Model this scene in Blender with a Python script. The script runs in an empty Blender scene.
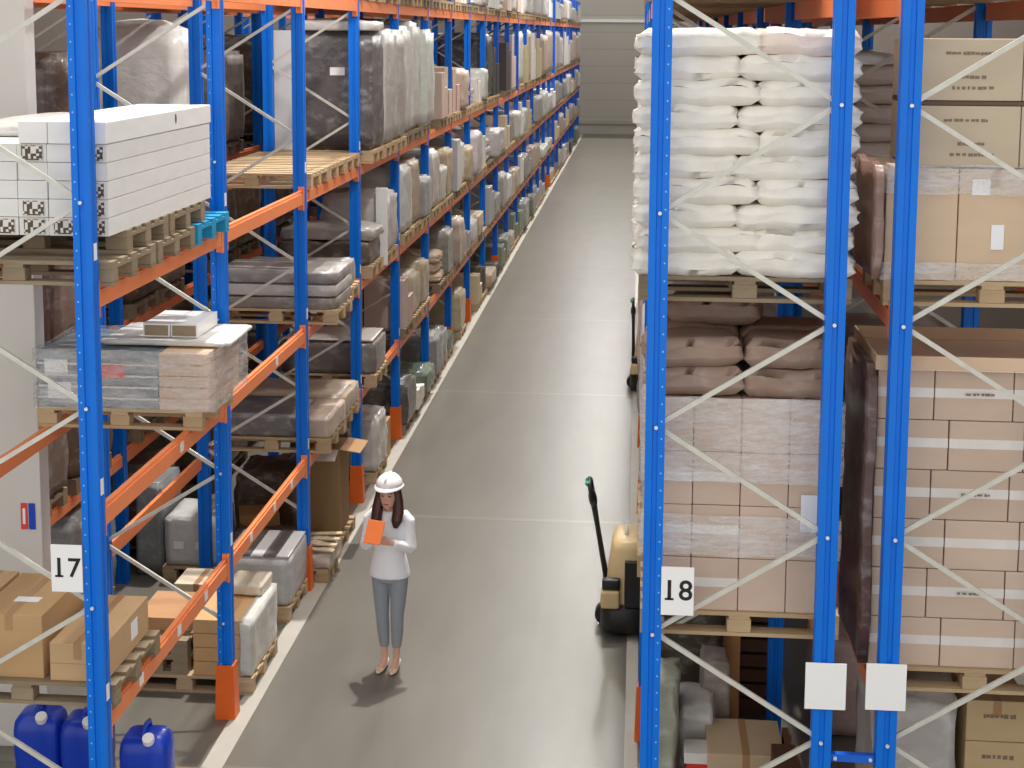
import bpy, bmesh, math, random
from mathutils import Vector, Matrix, noise
random.seed(7)
R = math.radians
S = bpy.context.scene
C = S.collection
ORD = ['', 'first', 'second', 'third', 'fourth', 'fifth', 'sixth', 'seventh', 'eighth', 'ninth', 'tenth', 'eleventh', 'twelfth',
       'thirteenth', 'fourteenth', 'fifteenth', 'sixteenth', 'seventeenth', 'eighteenth', 'nineteenth', 'twentieth',
       'twenty-first', 'twenty-second', 'twenty-third', 'twenty-fourth', 'twenty-fifth', 'twenty-sixth', 'twenty-seventh']


def lin(r, g, b):
    f = lambda c: (c / 255 / 12.92) if c / 255 <= .04045 else ((c / 255 + .055) / 1.055) ** 2.4
    return (f(r), f(g), f(b), 1.0)


# ------------------------------------------------------------------ materials
class NT:
    def __init__(s, name):
        s.m = bpy.data.materials.new(name); s.m.use_nodes = True
        s.t = s.m.node_tree; s.b = s.t.nodes['Principled BSDF']

    def n(s, kind, **kw):
        nd = s.t.nodes.new(kind)
        for k, v in kw.items():
            if k.startswith('i_'):
                key = k[2:]
                nd.inputs[int(key) if key.isdigit() else key.replace('_', ' ')].default_value = v
            else:
                setattr(nd, k, v)
        return nd

    def l(s, a, b): s.t.links.new(a, b)

    def mix(s, fac, a, b, mode='MIX'):
        nd = s.n('ShaderNodeMix', data_type='RGBA', blend_type=mode)
        for i, v in ((0, fac), (6, a), (7, b)):
            if hasattr(v, 'links') or hasattr(v, 'is_linked'): s.l(v, nd.inputs[i])
            else: nd.inputs[i].default_value = v
        return nd.outputs[2]

    def math(s, op, a, b=0.0, clamp=False):
        nd = s.n('ShaderNodeMath', operation=op, use_clamp=clamp)
        for i, v in ((0, a), (1, b)):
            if hasattr(v, 'is_linked'): s.l(v, nd.inputs[i])
            else: nd.inputs[i].default_value = v
        return nd.outputs[0]

    def coords(s, out='Object', scale=(1, 1, 1)):
        tc = s.n('ShaderNodeTexCoord'); mp = s.n('ShaderNodeMapping'); mp.inputs['Scale'].default_value = scale
        s.l(tc.outputs[out], mp.inputs[0]); return mp.outputs[0]

    def noise(s, scale, vec=None, detail=3.0, rough=.5):
        nd = s.n('ShaderNodeTexNoise'); nd.inputs['Scale'].default_value = scale
        nd.inputs['Detail'].default_value = detail; nd.inputs['Roughness'].default_value = rough
        if vec is not None: s.l(vec, nd.inputs['Vector'])
        return nd.outputs['Fac']

    def ramp(s, x, lo, hi):
        nd = s.n('ShaderNodeMapRange'); nd.inputs['From Min'].default_value = lo; nd.inputs['From Max'].default_value = hi
        s.l(x, nd.inputs['Value']); return nd.outputs[0]

    def bump(s, h, strength=.3, dist=.01):
        nd = s.n('ShaderNodeBump'); nd.inputs['Strength'].default_value = strength; nd.inputs['Distance'].default_value = dist
        s.l(h, nd.inputs['Height']); s.l(nd.outputs[0], s.b.inputs['Normal'])

    def set(s, **kw):
        for k, v in kw.items():
            i = s.b.inputs[k.replace('_', ' ')]
            if hasattr(v, 'is_linked'): s.l(v, i)
            else: i.default_value = v
        return s.m


def plain(name, rgb, rough=.5, var=.12, scale=6, metal=0.0, spec=.5, bump=0):
    t = NT(name); c = lin(*rgb)
    nz = t.noise(scale, t.coords())
    d = tuple(x * (1 - var) for x in c[:3]) + (1,)
    l = tuple(min(1, x * (1 + var)) for x in c[:3]) + (1,)
    if bump: t.bump(nz, bump)
    return t.set(Base_Color=t.mix(nz, d, l), Roughness=rough, Metallic=metal, Specular_IOR_Level=spec)


def objcolor(name, rough, var, scale, stretch=(1, 1, 1), bump=.2, white=0.0, spec=.5, wscale=9, wlo=.55, whi=.75):
    """tint comes from the object's own colour; noise varies it; optional milky streaks of stretch film"""
    t = NT(name); oi = t.n('ShaderNodeObjectInfo')
    v = t.coords('Object', stretch)
    add = t.n('ShaderNodeVectorMath', operation='ADD')
    t.l(v, add.inputs[0]); t.l(oi.outputs['Random'], add.inputs[1]); v = add.outputs[0]
    nz = t.noise(scale, v, 4)
    dark = t.mix(1.0, oi.outputs['Color'], (1 - var, 1 - var, 1 - var, 1), 'MULTIPLY')
    col = t.mix(nz, dark, oi.outputs['Color'])
    if white:
        st = t.ramp(t.noise(wscale, v, 5, .65), wlo, whi)
        col = t.mix(t.math('MULTIPLY', st, white), col, (.8, .8, .8, 1))
    if bump: t.bump(nz, bump, .02)
    return t.set(Base_Color=col, Roughness=rough, Specular_IOR_Level=spec)


M = {}


def post_mat(holes):
    t = NT('blue_post_paint')
    tc = t.n('ShaderNodeTexCoord'); sp = t.n('ShaderNodeSeparateXYZ'); t.l(tc.outputs['Object'], sp.inputs[0])
    dx = t.math('ABSOLUTE', t.math('ADD', sp.outputs[0], .036))
    fz = t.math('ABSOLUTE', t.math('SUBTRACT', t.math('FRACT', t.math('MULTIPLY', sp.outputs[2], 1 / .1)), .5))
    rr = t.math('ADD', t.math('POWER', t.math('DIVIDE', dx, .0045), 2.0), t.math('POWER', t.math('DIVIDE', fz, .055), 2.0))
    hole = t.math('LESS_THAN', rr, 1.0)  # pale dots: light showing through the punched holes, put into the colour
    nz = t.noise(3, t.coords())
    base = t.mix(nz, lin(0, 104, 210), lin(0, 120, 230))
    return t.set(Base_Color=t.mix(hole, base, lin(150, 190, 235)) if holes else base, Roughness=.4, Specular_IOR_Level=.3)


def film_clear():
    t = NT('clear_stretch_film')
    v = t.coords('Object', (1.2, 1.2, 5))
    a = t.ramp(t.noise(3.0, v, 6, .7), .35, .8)
    wr = t.noise(14, t.coords('Object', (1, 1, 3)), 4)
    t.bump(wr, .6, .02)
    t.set(Base_Color=(.85, .85, .86, 1), Roughness=.22, Specular_IOR_Level=.8)
    t.set(Alpha=t.math('ADD', t.math('MULTIPLY', a, .6), .16))
    return t.m


def floor_mat():
    t = NT('polished_concrete')
    g = t.n('ShaderNodeNewGeometry'); sp = t.n('ShaderNodeSeparateXYZ'); t.l(g.outputs['Position'], sp.inputs[0])
    big = t.noise(.35, g.outputs['Position'], 4, .6)
    mp = t.n('ShaderNodeMapping'); mp.inputs['Scale'].default_value = (2.2, .5, 1); t.l(g.outputs['Position'], mp.inputs[0])
    mid = t.noise(1.3, mp.outputs[0], 3, .5)
    fine = t.noise(9, g.outputs['Position'], 2, .5)
    c = t.mix(big, lin(100, 96, 88), lin(110, 106, 97))
    c = t.mix(t.ramp(mid, .2, .9), c, lin(115, 111, 102))
    c = t.mix(t.math('MULTIPLY', t.ramp(mid, .65, .15), .4), c, lin(96, 92, 84))
    c = t.mix(t.math('MULTIPLY', fine, .1), c, lin(86, 82, 75))
    fy = t.math('FRACT', t.math('DIVIDE', t.math('SUBTRACT', sp.outputs[1], 16.1), 5.9))
    j = t.math('LESS_THAN', fy, .02)
    c = t.mix(t.math('MULTIPLY', j, .22), c, lin(150, 146, 135))
    j2 = t.math('LESS_THAN', t.math('ABSOLUTE', t.math('SUBTRACT', fy, .0)), .004)
    c = t.mix(t.math('MULTIPLY', j2, .6), c, lin(80, 76, 70))
    ro = t.n('ShaderNodeMapRange'); ro.inputs['To Min'].default_value = .26; ro.inputs['To Max'].default_value = .34
    t.l(big, ro.inputs['Value'])
    return t.set(Base_Color=c, Roughness=ro.outputs[0], Specular_IOR_Level=.55)


def wood_mat(name, a, b):
    t = NT(name); oi = t.n('ShaderNodeObjectInfo')
    v = t.coords('Object', (1.5, 9, 6))
    nz = t.noise(5, v, 5, .6)
    c = t.mix(nz, lin(*a), lin(*b))
    dim = t.mix(oi.outputs['Random'], (1, 1, 1, 1), (.8, .78, .74, 1))
    t.bump(nz, .15, .005)
    return t.set(Base_Color=t.mix(1.0, c, dim, 'MULTIPLY'), Roughness=.8, Specular_IOR_Level=.25)


def wall_mat():
    t = NT('wall_panel_paint')
    g = t.n('ShaderNodeNewGeometry'); sp = t.n('ShaderNodeSeparateXYZ'); t.l(g.outputs['Position'], sp.inputs[0])
    nz = t.noise(.4, g.outputs['Position'], 3)
    f = t.math('FRACT', t.math('DIVIDE', sp.outputs[2], .9))
    j = t.math('LESS_THAN', f, .06)
    c = t.mix(nz, lin(176, 170, 160), lin(190, 184, 174))
    return t.set(Base_Color=t.mix(t.math('MULTIPLY', j, .35), c, lin(140, 134, 126)), Roughness=.6)


def label_grid():
    t = NT('printed_end_label')
    ck = t.n('ShaderNodeTexBrick'); t.l(t.coords('Object', (1, 1, 1)), ck.inputs['Vector'])
    v = t.coords('Object', (60, 1, 70))
    nz = t.n('ShaderNodeTexVoronoi'); nz.inputs['Scale'].default_value = 1.0; nz.distance = 'CHEBYCHEV'; nz.inputs['Randomness'].default_value = .25; t.l(v, nz.inputs['Vector'])
    sep = t.n('ShaderNodeSeparateColor'); t.l(nz.outputs['Color'], sep.inputs[0])
    return t.set(Base_Color=t.mix(t.math('LESS_THAN', sep.outputs[0], .55), lin(225, 218, 208), lin(84, 72, 62)), Roughness=.6)


M['post'] = post_mat(True); M['post_plain'] = post_mat(False)
M['spacer'] = plain('blue_paint', (16, 100, 215), .35)
M['orange'] = plain('orange_beam_paint', (246, 142, 86), .45, .08, 4)
M['guard'] = plain('orange_guard_plastic', (232, 104, 32), .45, .1, 4)
M['galv'] = plain('galvanised_steel', (206, 204, 194), .45, .2, 12, .15)
M['bolt'] = plain('bright_zinc', (225, 225, 225), .3, .05, 12, .2)
M['wood'] = wood_mat('pallet_wood', (178, 150, 116), (214, 190, 154))
M['wood_old'] = wood_mat('weathered_pallet_wood', (130, 116, 96), (172, 154, 128))
M['wood_blue'] = plain('blue_pallet_paint', (20, 150, 196), .6, .15)
M['carton'] = objcolor('cardboard', .75, .14, 5, (1, 1, 2.5), .05, 0, .25)
M['paint'] = objcolor('smooth_painted_surface', .45, .1, 4, (1, 1, 1), 0)
M['film'] = objcolor('stretch_wrapped_goods', .3, .32, 5, (1.2, 1.2, 2), .6, .42, .6, 5, .52, .85)
M['sack'] = objcolor('woven_sack_plastic', .45, .22, 9, (1, 1, 1.4), .35, .15, .4, 6)
M['clear'] = film_clear()
M['tape'] = plain('pale_packing_tape', (226, 220, 214), .3, .1, 14)
M['tapebrown'] = plain('brown_packing_tape', (176, 138, 98), .3, .08)
M['paper'] = plain('white_paper', (244, 244, 244), .6, .02)
M['red'] = plain('red_label', (226, 70, 58), .6, .08)
M['print'] = plain('hand_hole_shade', (66, 52, 44), .7, .1)  # dark tone painted for the shade inside the hand hole
M['faint'] = plain('faint_carton_print', (134, 116, 98), .7, .1)
M['black'] = plain('black_number_ink', (22, 22, 26), .6, .05)
M['label'] = label_grid()
M['floor'] = floor_mat()
M['strip'] = plain('pale_painted_strip', (172, 167, 156), .5, .16, 3)
M['wall'] = wall_mat()
M['wall2'] = plain('plain_wall_paint', (128, 116, 106), .7, .1, .5)
M['white'] = plain('white_painted_column', (214, 210, 204), .5, .06, 2)
M['blueplastic'] = plain('blue_can_plastic', (16, 62, 190), .3, .12, 3)
M['whiteplastic'] = plain('white_plastic', (238, 238, 236), .3, .03)
M['cream'] = plain('cream_truck_paint', (216, 190, 140), .35, .06, 3)
M['dark'] = plain('black_truck_plastic', (28, 28, 28), .45, .1)
M['green'] = plain('green_button_plastic', (30, 150, 120), .4, .05)
M['skin'] = plain('skin', (226, 176, 152), .5, .04, 20)
M['lip'] = plain('lips', (186, 88, 84), .4, .04)
M['eye'] = plain('dark_eye', (50, 34, 30), .3, .04)
M['hair'] = plain('dark_brown_hair', (70, 34, 26), .4, .35, 40, bump=.4)
M['blouse'] = plain('white_cotton', (248, 249, 253), .7, .03, 8, bump=.05)
M['trouser'] = plain('grey_trouser_cloth', (150, 158, 166), .8, .06, 30)
M['shoe'] = plain('nude_shoe_leather', (236, 214, 190), .35, .04)
M['helmet'] = plain('white_helmet_plastic', (244, 244, 244), .25, .02)
M['tablet'] = plain('orange_tablet_case', (240, 124, 60), .45, .06)
M['lamp'] = plain('grey_lamp_metal', (180, 180, 180), .4, .05)


# ------------------------------------------------------------------ builders
class MB:
    def __init__(s): s.v = []; s.f = []

    def add(s, vs, fs):
        b = len(s.v); s.v += [tuple(v) for v in vs]; s.f += [tuple(b + i for i in f) for f in fs]; return s

    def box(s, x0, x1, y0, y1, z0, z1):
        vs = [(x, y, z) for z in (z0, z1) for y in (y0, y1) for x in (x0, x1)]
        return s.add(vs, [(0, 2, 3, 1), (4, 5, 7, 6), (0, 1, 5, 4), (2, 6, 7, 3), (0, 4, 6, 2), (1, 3, 7, 5)])

    def bar(s, p, q, a, b, up=(0, 0, 1)):
        p = Vector(p); q = Vector(q); d = (q - p).normalized(); u = Vector(up)
        if abs(d.dot(u)) > .99: u = Vector((0, 1, 0))
        n1 = d.cross(u).normalized() * a / 2; n2 = n1.cross(d).normalized() * b / 2
        vs = [o + s1 * n1 + s2 * n2 for o in (p, q) for s1, s2 in ((-1, -1), (1, -1), (1, 1), (-1, 1))]
        return s.add(vs, [(0, 1, 2, 3), (7, 6, 5, 4), (0, 4, 5, 1), (1, 5, 6, 2), (2, 6, 7, 3), (3, 7, 4, 0)])

    def prism(s, poly, z0, z1):
        n = len(poly)
        vs = [(x, y, z0) for x, y in poly] + [(x, y, z1) for x, y in poly]
        fs = [(i, (i + 1) % n, n + (i + 1) % n, n + i) for i in range(n)] + [tuple(range(n - 1, -1, -1)), tuple(range(n, 2 * n))]
        return s.add(vs, fs)

    def loft(s, rings, cap=True):
        """rings: lists of equal-length points"""
        n = len(rings[0]); vs = [p for r in rings for p in r]; fs = []
        for k in range(len(rings) - 1):
            for i in range(n):
                a = k * n + i; b = k * n + (i + 1) % n
                fs.append((a, b, b + n, a + n))
        if cap:
            fs.append(tuple(range(n - 1, -1, -1))); fs.append(tuple(range((len(rings) - 1) * n, len(rings) * n)))
        return s.add(vs, fs)

    def tube(s, pts, radii, n=10, flat=1.0):
        rings = []; pts = [Vector(p) for p in pts]
        for i, p in enumerate(pts):
            d = (pts[min(i + 1, len(pts) - 1)] - pts[max(i - 1, 0)]).normalized()
            if i == 0:
                u = Vector((0, 0, 1)) if abs(d.z) < .9 else Vector((1, 0, 0))
                a = d.cross(u).normalized()
            else: a = (a - d * a.dot(d)).normalized()
            b = d.cross(a).normalized()
            r = radii[i] if hasattr(radii, '__len__') else radii
            rings.append([p + a * r * math.cos(t) + b * r * flat * math.sin(t) for t in (2 * math.pi * k / n for k in range(n))])
        return s.loft(rings)

    def ell(s, c, r, n=14, m=10):
        rings = []
        for j in range(1, m):
            t = math.pi * j / m
            rings.append([(c[0] + r[0] * math.sin(t) * math.cos(a), c[1] + r[1] * math.sin(t) * math.sin(a), c[2] - r[2] * math.cos(t))
                          for a in (2 * math.pi * k / n for k in range(n))])
        return s.loft(rings)

    def mesh(s, name, mat, smooth=False, bevel=0, seg=2):
        me = bpy.data.meshes.new(name); me.from_pydata(s.v, [], s.f)
        bm = bmesh.new(); bm.from_mesh(me); bmesh.ops.recalc_face_normals(bm, faces=bm.faces)
        if bevel:
            bmesh.ops.bevel(bm, geom=[e for e in bm.edges if e.is_manifold and e.calc_face_angle(0) > .5], offset=bevel, segments=seg, affect='EDGES', profile=.6, clamp_overlap=True)
        bm.to_mesh(me); bm.free(); me.materials.append(mat)
        if smooth:
            for p in me.polygons: p.use_smooth = True
        return me


def put(name, me, parent=None, loc=(0, 0, 0), rot=(0, 0, 0), color=None):
    o = bpy.data.objects.new(name, me); C.objects.link(o)
    o.location = loc; o.rotation_euler = rot
    if parent: o.parent = parent
    if color: o.color = color
    return o


def thing(o, label, cat, group=None):
    o['label'] = label; o['category'] = cat; o['kind'] = 'thing'
    if group: o['group'] = group
    return o


def empty(name, loc, label, cat, group=None, rz=0):
    o = bpy.data.objects.new(name, None); C.objects.link(o); o.location = loc; o.rotation_euler = (0, 0, rz); o.empty_display_size = .1
    return thing(o, label, cat, group)


def struct(name, mb, mat, **kw):
    o = put(name, mb.mesh(name, mat, **kw)); o['kind'] = 'structure'; return o


CACHE = {}


def cached(key, fn):
    if key not in CACHE: CACHE[key] = fn()
    return CACHE[key]


def boxm(sx, sy, sz, mat='carton', bev=.006):
    """box, origin at the middle of its base"""
    k = ('box', round(sx, 3), round(sy, 3), round(sz, 3), mat, bev)
    return cached(k, lambda: MB().box(-sx / 2, sx / 2, -sy / 2, sy / 2, 0, sz).mesh('box', M[mat], False, bev, 2))


def wrapm(sx, sy, sz, seed, amp=.02, mat='film', crown=0.0):
    """wrinkled film wrapped block, origin at the middle of its base"""
    bm = bmesh.new(); bmesh.ops.create_cube(bm, size=1)
    bmesh.ops.bevel(bm, geom=bm.edges[:], offset=.04, segments=2, affect='EDGES')
    bmesh.ops.subdivide_edges(bm, edges=[e for e in bm.edges if e.calc_length() > .3], cuts=7, use_grid_fill=True)
    sd = Vector((seed * 3.7, seed * 1.3, seed * 2.1))
    for v in bm.verts:
        p = v.co.copy(); q = Vector((p.x * sx, p.y * sy, (p.z + .5) * sz))
        n = noise.noise_vector(q * 4.0 + sd) * amp + noise.noise_vector(q * 11 + sd) * amp * .5
        low = min(1, max(0, q.z / .08))
        n.z *= low
        bulge = 1 + .02 * math.sin((p.z + .5) * math.pi)
        q.x = q.x * bulge + n.x; q.y = q.y * bulge + n.y; q.z += n.z
        if crown: q.z += low * crown * (1 - (2 * p.x) ** 2) * (1 - (2 * p.y) ** 2) * (p.z + .5)
        v.co = q
    me = bpy.data.meshes.new('wrapped'); bm.to_mesh(me); bm.free(); me.materials.append(M[mat])
    for p in me.polygons: p.use_smooth = True
    return me


def sleeve(sx, sy, sz, seed, amp=.014):
    """open film sleeve standing clear of what it wraps, origin at the middle of its base"""
    m = MB(); nx, nz = 64, max(4, int(sz / .05)); sd = Vector((seed * 3.7, seed, 0)); rings = []
    for j in range(nz + 1):
        z = sz * j / nz; rg = []
        for i in range(nx):
            t = 4 * i / nx; k = int(t); f = t - k
            x, y = ((-1 + 2 * f, -1), (1, -1 + 2 * f), (1 - 2 * f, 1), (-1, 1 - 2 * f))[k]
            q = Vector((x * sx / 2, y * sy / 2, z))
            n = noise.noise_vector(q * 5 + sd) * amp + noise.noise_vector(q * 14 + sd) * amp * .4
            rg.append((q.x + (n.x if abs(x) < 1 else abs(n.x) * x), q.y + (n.y if abs(y) < 1 else abs(n.y) * y), z + n.z * (1.5 if 0 < j < nz else 1)))
        rings.append(rg)
    m.loft(rings, False)
    me = m.mesh('sleeve', M['clear'], True)
    return me


def sackm(sx, sy, sz, seed):
    def mk():
        bm = bmesh.new(); bmesh.ops.create_cube(bm, size=2)
        bmesh.ops.subdivide_edges(bm, edges=bm.edges[:], cuts=11, use_grid_fill=True)
        sd = Vector((seed * 5.1, seed * 2.7, seed))
        for v in bm.verts:
            x, y, z = v.co
            e = (max(0, 1 - abs(x) ** 9) ** .3) * (max(0, 1 - abs(y) ** 9) ** .3)
            px = x * sx / 2 * (1 - .05 * abs(y) ** 3 * (1 - z * z)); py = y * sy / 2 * (1 - .05 * abs(x) ** 3)
            pz = z * sz / 2 * (.38 + .62 * e)
            n = noise.noise_vector(Vector((px, py, pz)) * 7 + sd) * .024 + noise.noise_vector(Vector((px, py, pz)) * 16 + sd) * .012
            v.co = Vector((px + n.x, py + n.y, pz + n.z * (.5 if abs(z) > .99 else 1) + sz / 2))
        me = bpy.data.meshes.new('sack'); bm.to_mesh(me); bm.free(); me.materials.append(M['sack'])
        for p in me.polygons: p.use_smooth = True
        return me
    return cached(('sack', sx, sy, sz, seed), mk)


# ------------------------------------------------------------------ layout constants (metres; x across, y along the aisle)
L = 2.75
Y0 = 8.37
W = 3.2
YR = 8.306
D = 1.09
GX = 4.544                     # outer rack starts here
BX = -1.82                     # second row behind the long rack
Yl = lambda k: Y0 + L * k
Yr = lambda k: YR + L * k
ZL = [1.257, 2.532, 3.859, 5.70]
ZR1 = [1.86, 3.84, 5.58]
ZR2 = [1.57, 3.84, 5.58]
BH = .0625                     # half height of a crossbeam
SHELF = ['floor level', 'lowest shelf', 'second shelf', 'third shelf', 'top shelf']

# ------------------------------------------------------------------ the setting
struct('floor', MB().box(-7, 9, -1, 84, -.2, 0), M['floor'])
struct('wall_back', MB().box(-7, 9, 80.2, 80.5, 0, 9), M['wall'])
struct('wall_left', MB().box(-6.3, -6.1, 6, 80.2, 0, 9), M['wall2'])
struct('wall_right', MB().box(8, 8.2, 6, 80.2, 0, 9), M['wall2'])
struct('trim_1', MB().box(-.6, 4, 80.1, 80.2, 5.95, 6.1), M['paper'])
struct('trim_2', MB().box(-.6, 4, 80.12, 80.2, .55, .75), M['strip'])
struct('trim_3', MB().box(-.02, .14, 5, 80, 0, .006), M['strip'])
struct('trim_4', MB().box(3.1, 3.2, 5, 80, 0, .006), M['strip'])
col = struct('column', MB().box(-1.85, -1.25, 10.45, 10.62, 0, 9), M['white'], bevel=.01)
st = empty('wall_sticker', (-1.35, 10.445, 1.82), 'small red and blue sticker on the white column behind the jerrycans', 'sticker')
put('red_half', boxm(.05, .004, .2, 'red', 0), st, (-.03, 0, -.1))
put('blue_half', boxm(.05, .004, .2, 'blueplastic', 0), st, (.03, 0, -.1))
put('white_mark', boxm(.02, .004, .12, 'paper', 0), st, (-.03, -.002, -.06))


# ------------------------------------------------------------------ racking
def post_poly():
    a, b, g = .055, .05, .012
    return [(-a, -b), (-.016, -b), (-.012, -b + g), (.012, -b + g), (.016, -b), (a, -b), (a, -.014), (a - .01, -.01), (a - .01, .01), (a, .014),
            (a, b), (.016, b), (.012, b - g), (-.012, b - g), (-.016, b), (-a, b), (-a, .014), (-a + .01, .01), (-a + .01, -.01), (-a, -.014)]


HP = 6.95
POST = MB().prism(post_poly(), .012, HP).mesh('post', M['post'])
POST2 = MB().prism(post_poly(), .012, HP).mesh('post', M['post_plain'])
FOOT = MB().box(-.062, .062, -.056, .056, 0, .012).mesh('foot', M['spacer'])
NODE0, DN = .785, 1.215


def brace_list():
    out = []; k = 0
    while True:
        za = NODE0 + k * DN / 2
        if za + DN / 2 > HP - .1: break
        out.append((k % 2, za, za + DN / 2)); k += 1
    return out


BR = brace_list()


def brace_mesh(i, flip):
    """one diagonal; x runs from the aisle post (0) to the rear post (D)"""
    def mk():
        s, za, zb = BR[i]
        xa, xb = (.06, D - .06) if s == 0 else (D - .06, .06)
        if flip: xa, xb = D - xa, D - xb
        m = MB()
        m.bar((xa, 0, za), (xb, 0, zb), .02, .027)
        return m.mesh('brace', M['galv'])
    return cached(('brace', i, flip), mk)


def guard_mesh():
    m = MB()
    # U shaped guard: three tapering walls round the post and a foot flange
    def ring(w, d, z, t=.012):
        return [(-w, d, z), (-w, -d, z), (w, -d, z), (w, d, z), (w - t, d, z), (w - t, -d + t, z), (-w + t, -d + t, z), (-w + t, d, z)]
    m.loft([ring(.082, .075, 0), ring(.08, .073, .05), ring(.071, .064, .36), ring(.068, .062, .44)])
    return m.mesh('guard', M['guard'])


GUARD = guard_mesh()
STICK = MB().box(-.001, .001, -.024, .024, -.05, .05).mesh('sticker', M['paper'])
BOLT = MB().tube([(0, 0, 0), (0, -.012, 0)], .011, 8).mesh('bolt', M['bolt'])
FAR_POSTS = None


def frame(x0, y, flip, label, group, near, stickers=()):
    """upright frame standing from x0 to x0+D; flip: the aisle side is the high-x side"""
    o = empty('rack_upright_frame', (x0, y, 0), label, 'rack frame', group)
    if near >= 0:
        for i, px in enumerate((.055, D - .055)):
            p = put('upright_post', POST if (i == 1) == flip and (near or not flip) else POST2, o, (px, 0, 0), (0, 0, math.pi if i == 0 else 0))
            put('foot_plate', FOOT, p)
            aisle = (i == 1) == flip
            if aisle:
                sgn = 1 if flip else -1
                for z in stickers:
                    put('label_sticker', STICK, p, (.0565 if flip else .0565, 0, z), (0, 0, 0))
        for i in range(len(BR)):
            b = put('brace', brace_mesh(i, flip), o)
            if near > 0:
                s, za, zb = BR[i]
                x = (.06 if s == 0 else D - .06)
                if flip: x = D - x
                put('bolt', BOLT, b, (x, -.05, za))
    else:
        m = cached(('farframe', flip), lambda: far_frame(flip))
        put('steelwork', m, o)
    return o


def far_frame(flip):
    m = MB()
    for px in (.055, D - .055): m.prism([(px + a, b) for a, b in post_poly()], 0, HP)
    for s, za, zb in BR:
        xa, xb = (.06, D - .06) if s == 0 else (D - .06, .06)
        if flip: xa, xb = D - xa, D - xb
        m.bar((xa, 0, za), (xb, 0, zb), .022, .034)
    return m.mesh('far_frame', M['spacer'])


def guard(x, y, label):
    thing(put('post_guard', GUARD, None, (x, y, 0)), label, 'post guard', 'orange post guards')


BEAM = MB().box(-.022, .022, -L / 2 + .06, L / 2 - .06, -BH, BH - .022).box(-.022, .012, -L / 2 + .06, L / 2 - .06, BH - .022, BH).mesh('beam', M['orange'], False)
CONN = MB().box(-.03, .03, -.006, .006, -.12, .1).box(-.03, -.022, -.006, .04, -.12, .1).mesh('connector', M['orange'])


def beam(x, yk, z, label, near=True, sticker=None, flip=False):
    o = put('rack_crossbeam', BEAM, None, (x, yk + L / 2, z), (0, 0, math.pi if flip else 0))
    thing(o, label, 'rack beam', 'orange rack crossbeams')
    if near:
        put('end_connector', CONN, o, (0, -L / 2 + .056, 0)); put('end_connector', CONN, o, (0, L / 2 - .056, 0), (0, 0, math.pi))
    for sy in sticker or ():
        put('label_sticker', MB().box(-.001, .001, -.04, .04, -.035, .035).mesh('sticker', M['paper']), o, (.0235, sy, 0))
    return o


NB = 25
for k in range(NB + 1):
    frame(-D, Yl(k), True, f'blue upright frame of the long aisle rack, {ORD[k+1]} from the camera', 'upright frames of the long aisle rack',
          1 if k < 2 else (0 if k < 9 else -1), stickers=(ZL[0] + .2, ZL[1] + .2, ZL[2] + .28) if k < 7 else ())
    if 0 < k < 18: guard(-.055, Yl(k), f'orange guard round the foot of the {ORD[k+1]} post, long aisle rack')
for k in range(NB):
    for j, z in enumerate(ZL):
        beam(-.03, Yl(k), z, f'orange aisle-side crossbeam, {SHELF[j+1]}, {ORD[k+1]} bay, long aisle rack', k < 6,
             ((-.75, .05, .7) if j == 0 else (.2,)) if k < 3 and j < 2 else None)
        if k < 9: beam(-D + .03, Yl(k), z, f'orange rear crossbeam, {SHELF[j+1]}, {ORD[k+1]} bay, long aisle rack', False, flip=True)
for k in range(1, 8):
    frame(BX - D, Yl(k), True, f'blue upright frame of the second rack row, {ORD[k]} from the camera', 'upright frames of the second row', 0)
    if k < 7:
        for j, z in enumerate(ZL):
            beam(BX - .03, Yl(k), z, f'orange front crossbeam, {SHELF[j+1]}, {ORD[k]} bay, second rack row', False)
            beam(BX - D + .03, Yl(k), z, f'orange rear crossbeam, {SHELF[j+1]}, {ORD[k]} bay, second rack row', False, flip=True)
TX = BX - D - .25
for k in range(1, 8):
    frame(TX - D, Yl(k), True, f'blue upright frame of the third rack row, {ORD[k]} from the camera', 'upright frames of the third row', 0)
    for j in (0, 1, 2, 3):
        beam(TX - .03, Yl(k), ZL[j], f'orange front crossbeam, {SHELF[j+1]}, {ORD[k]} bay, third rack row', False)
for k in range(0, 9):
    frame(W, Yr(k), False, f'blue upright frame of the white-sack rack, {ORD[k+1]} from the camera', 'upright frames of the white-sack rack',
          1 if k == 0 else 0)
    if 0 < k: guard(W + .055, Yr(k), f'orange guard round the foot of the {ORD[k+1]} post, white-sack rack')
    if k < 8:
        for j, z in enumerate(ZR1):
            beam(W + .03, Yr(k), z, f'orange aisle-side crossbeam, {SHELF[j+1]}, {ORD[k+1]} bay, white-sack rack', False, flip=True)
            beam(W + D - .03, Yr(k), z, f'orange rear crossbeam, {SHELF[j+1]}, {ORD[k+1]} bay, white-sack rack', False)
for k in range(0, 6):
    frame(GX, Yr(k), True, f'blue upright frame of the outer carton rack, {ORD[k+1]} from the camera', 'upright frames of the outer carton rack', 1 if k == 0 else 0)
    if k < 5:
        for j, z in enumerate(ZR2):
            beam(GX + .03, Yr(k), z, f'orange inner crossbeam, {SHELF[j+1]}, {ORD[k+1]} bay, outer carton rack', k == 0, flip=True)
            beam(GX + D - .03, Yr(k), z, f'orange outer crossbeam, {SHELF[j+1]}, {ORD[k+1]} bay, outer carton rack', False)
sp = empty('row_spacer', ((W + D + GX) / 2, YR, 1.29), 'blue spacer bar joining the two racks below the blank signs', 'spacer bar')
put('bar', MB().box(-(GX - W - D) / 2 + .003, (GX - W - D) / 2 - .003, -.02, .02, -.022, .022).mesh('bar', M['spacer']), sp)
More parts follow.
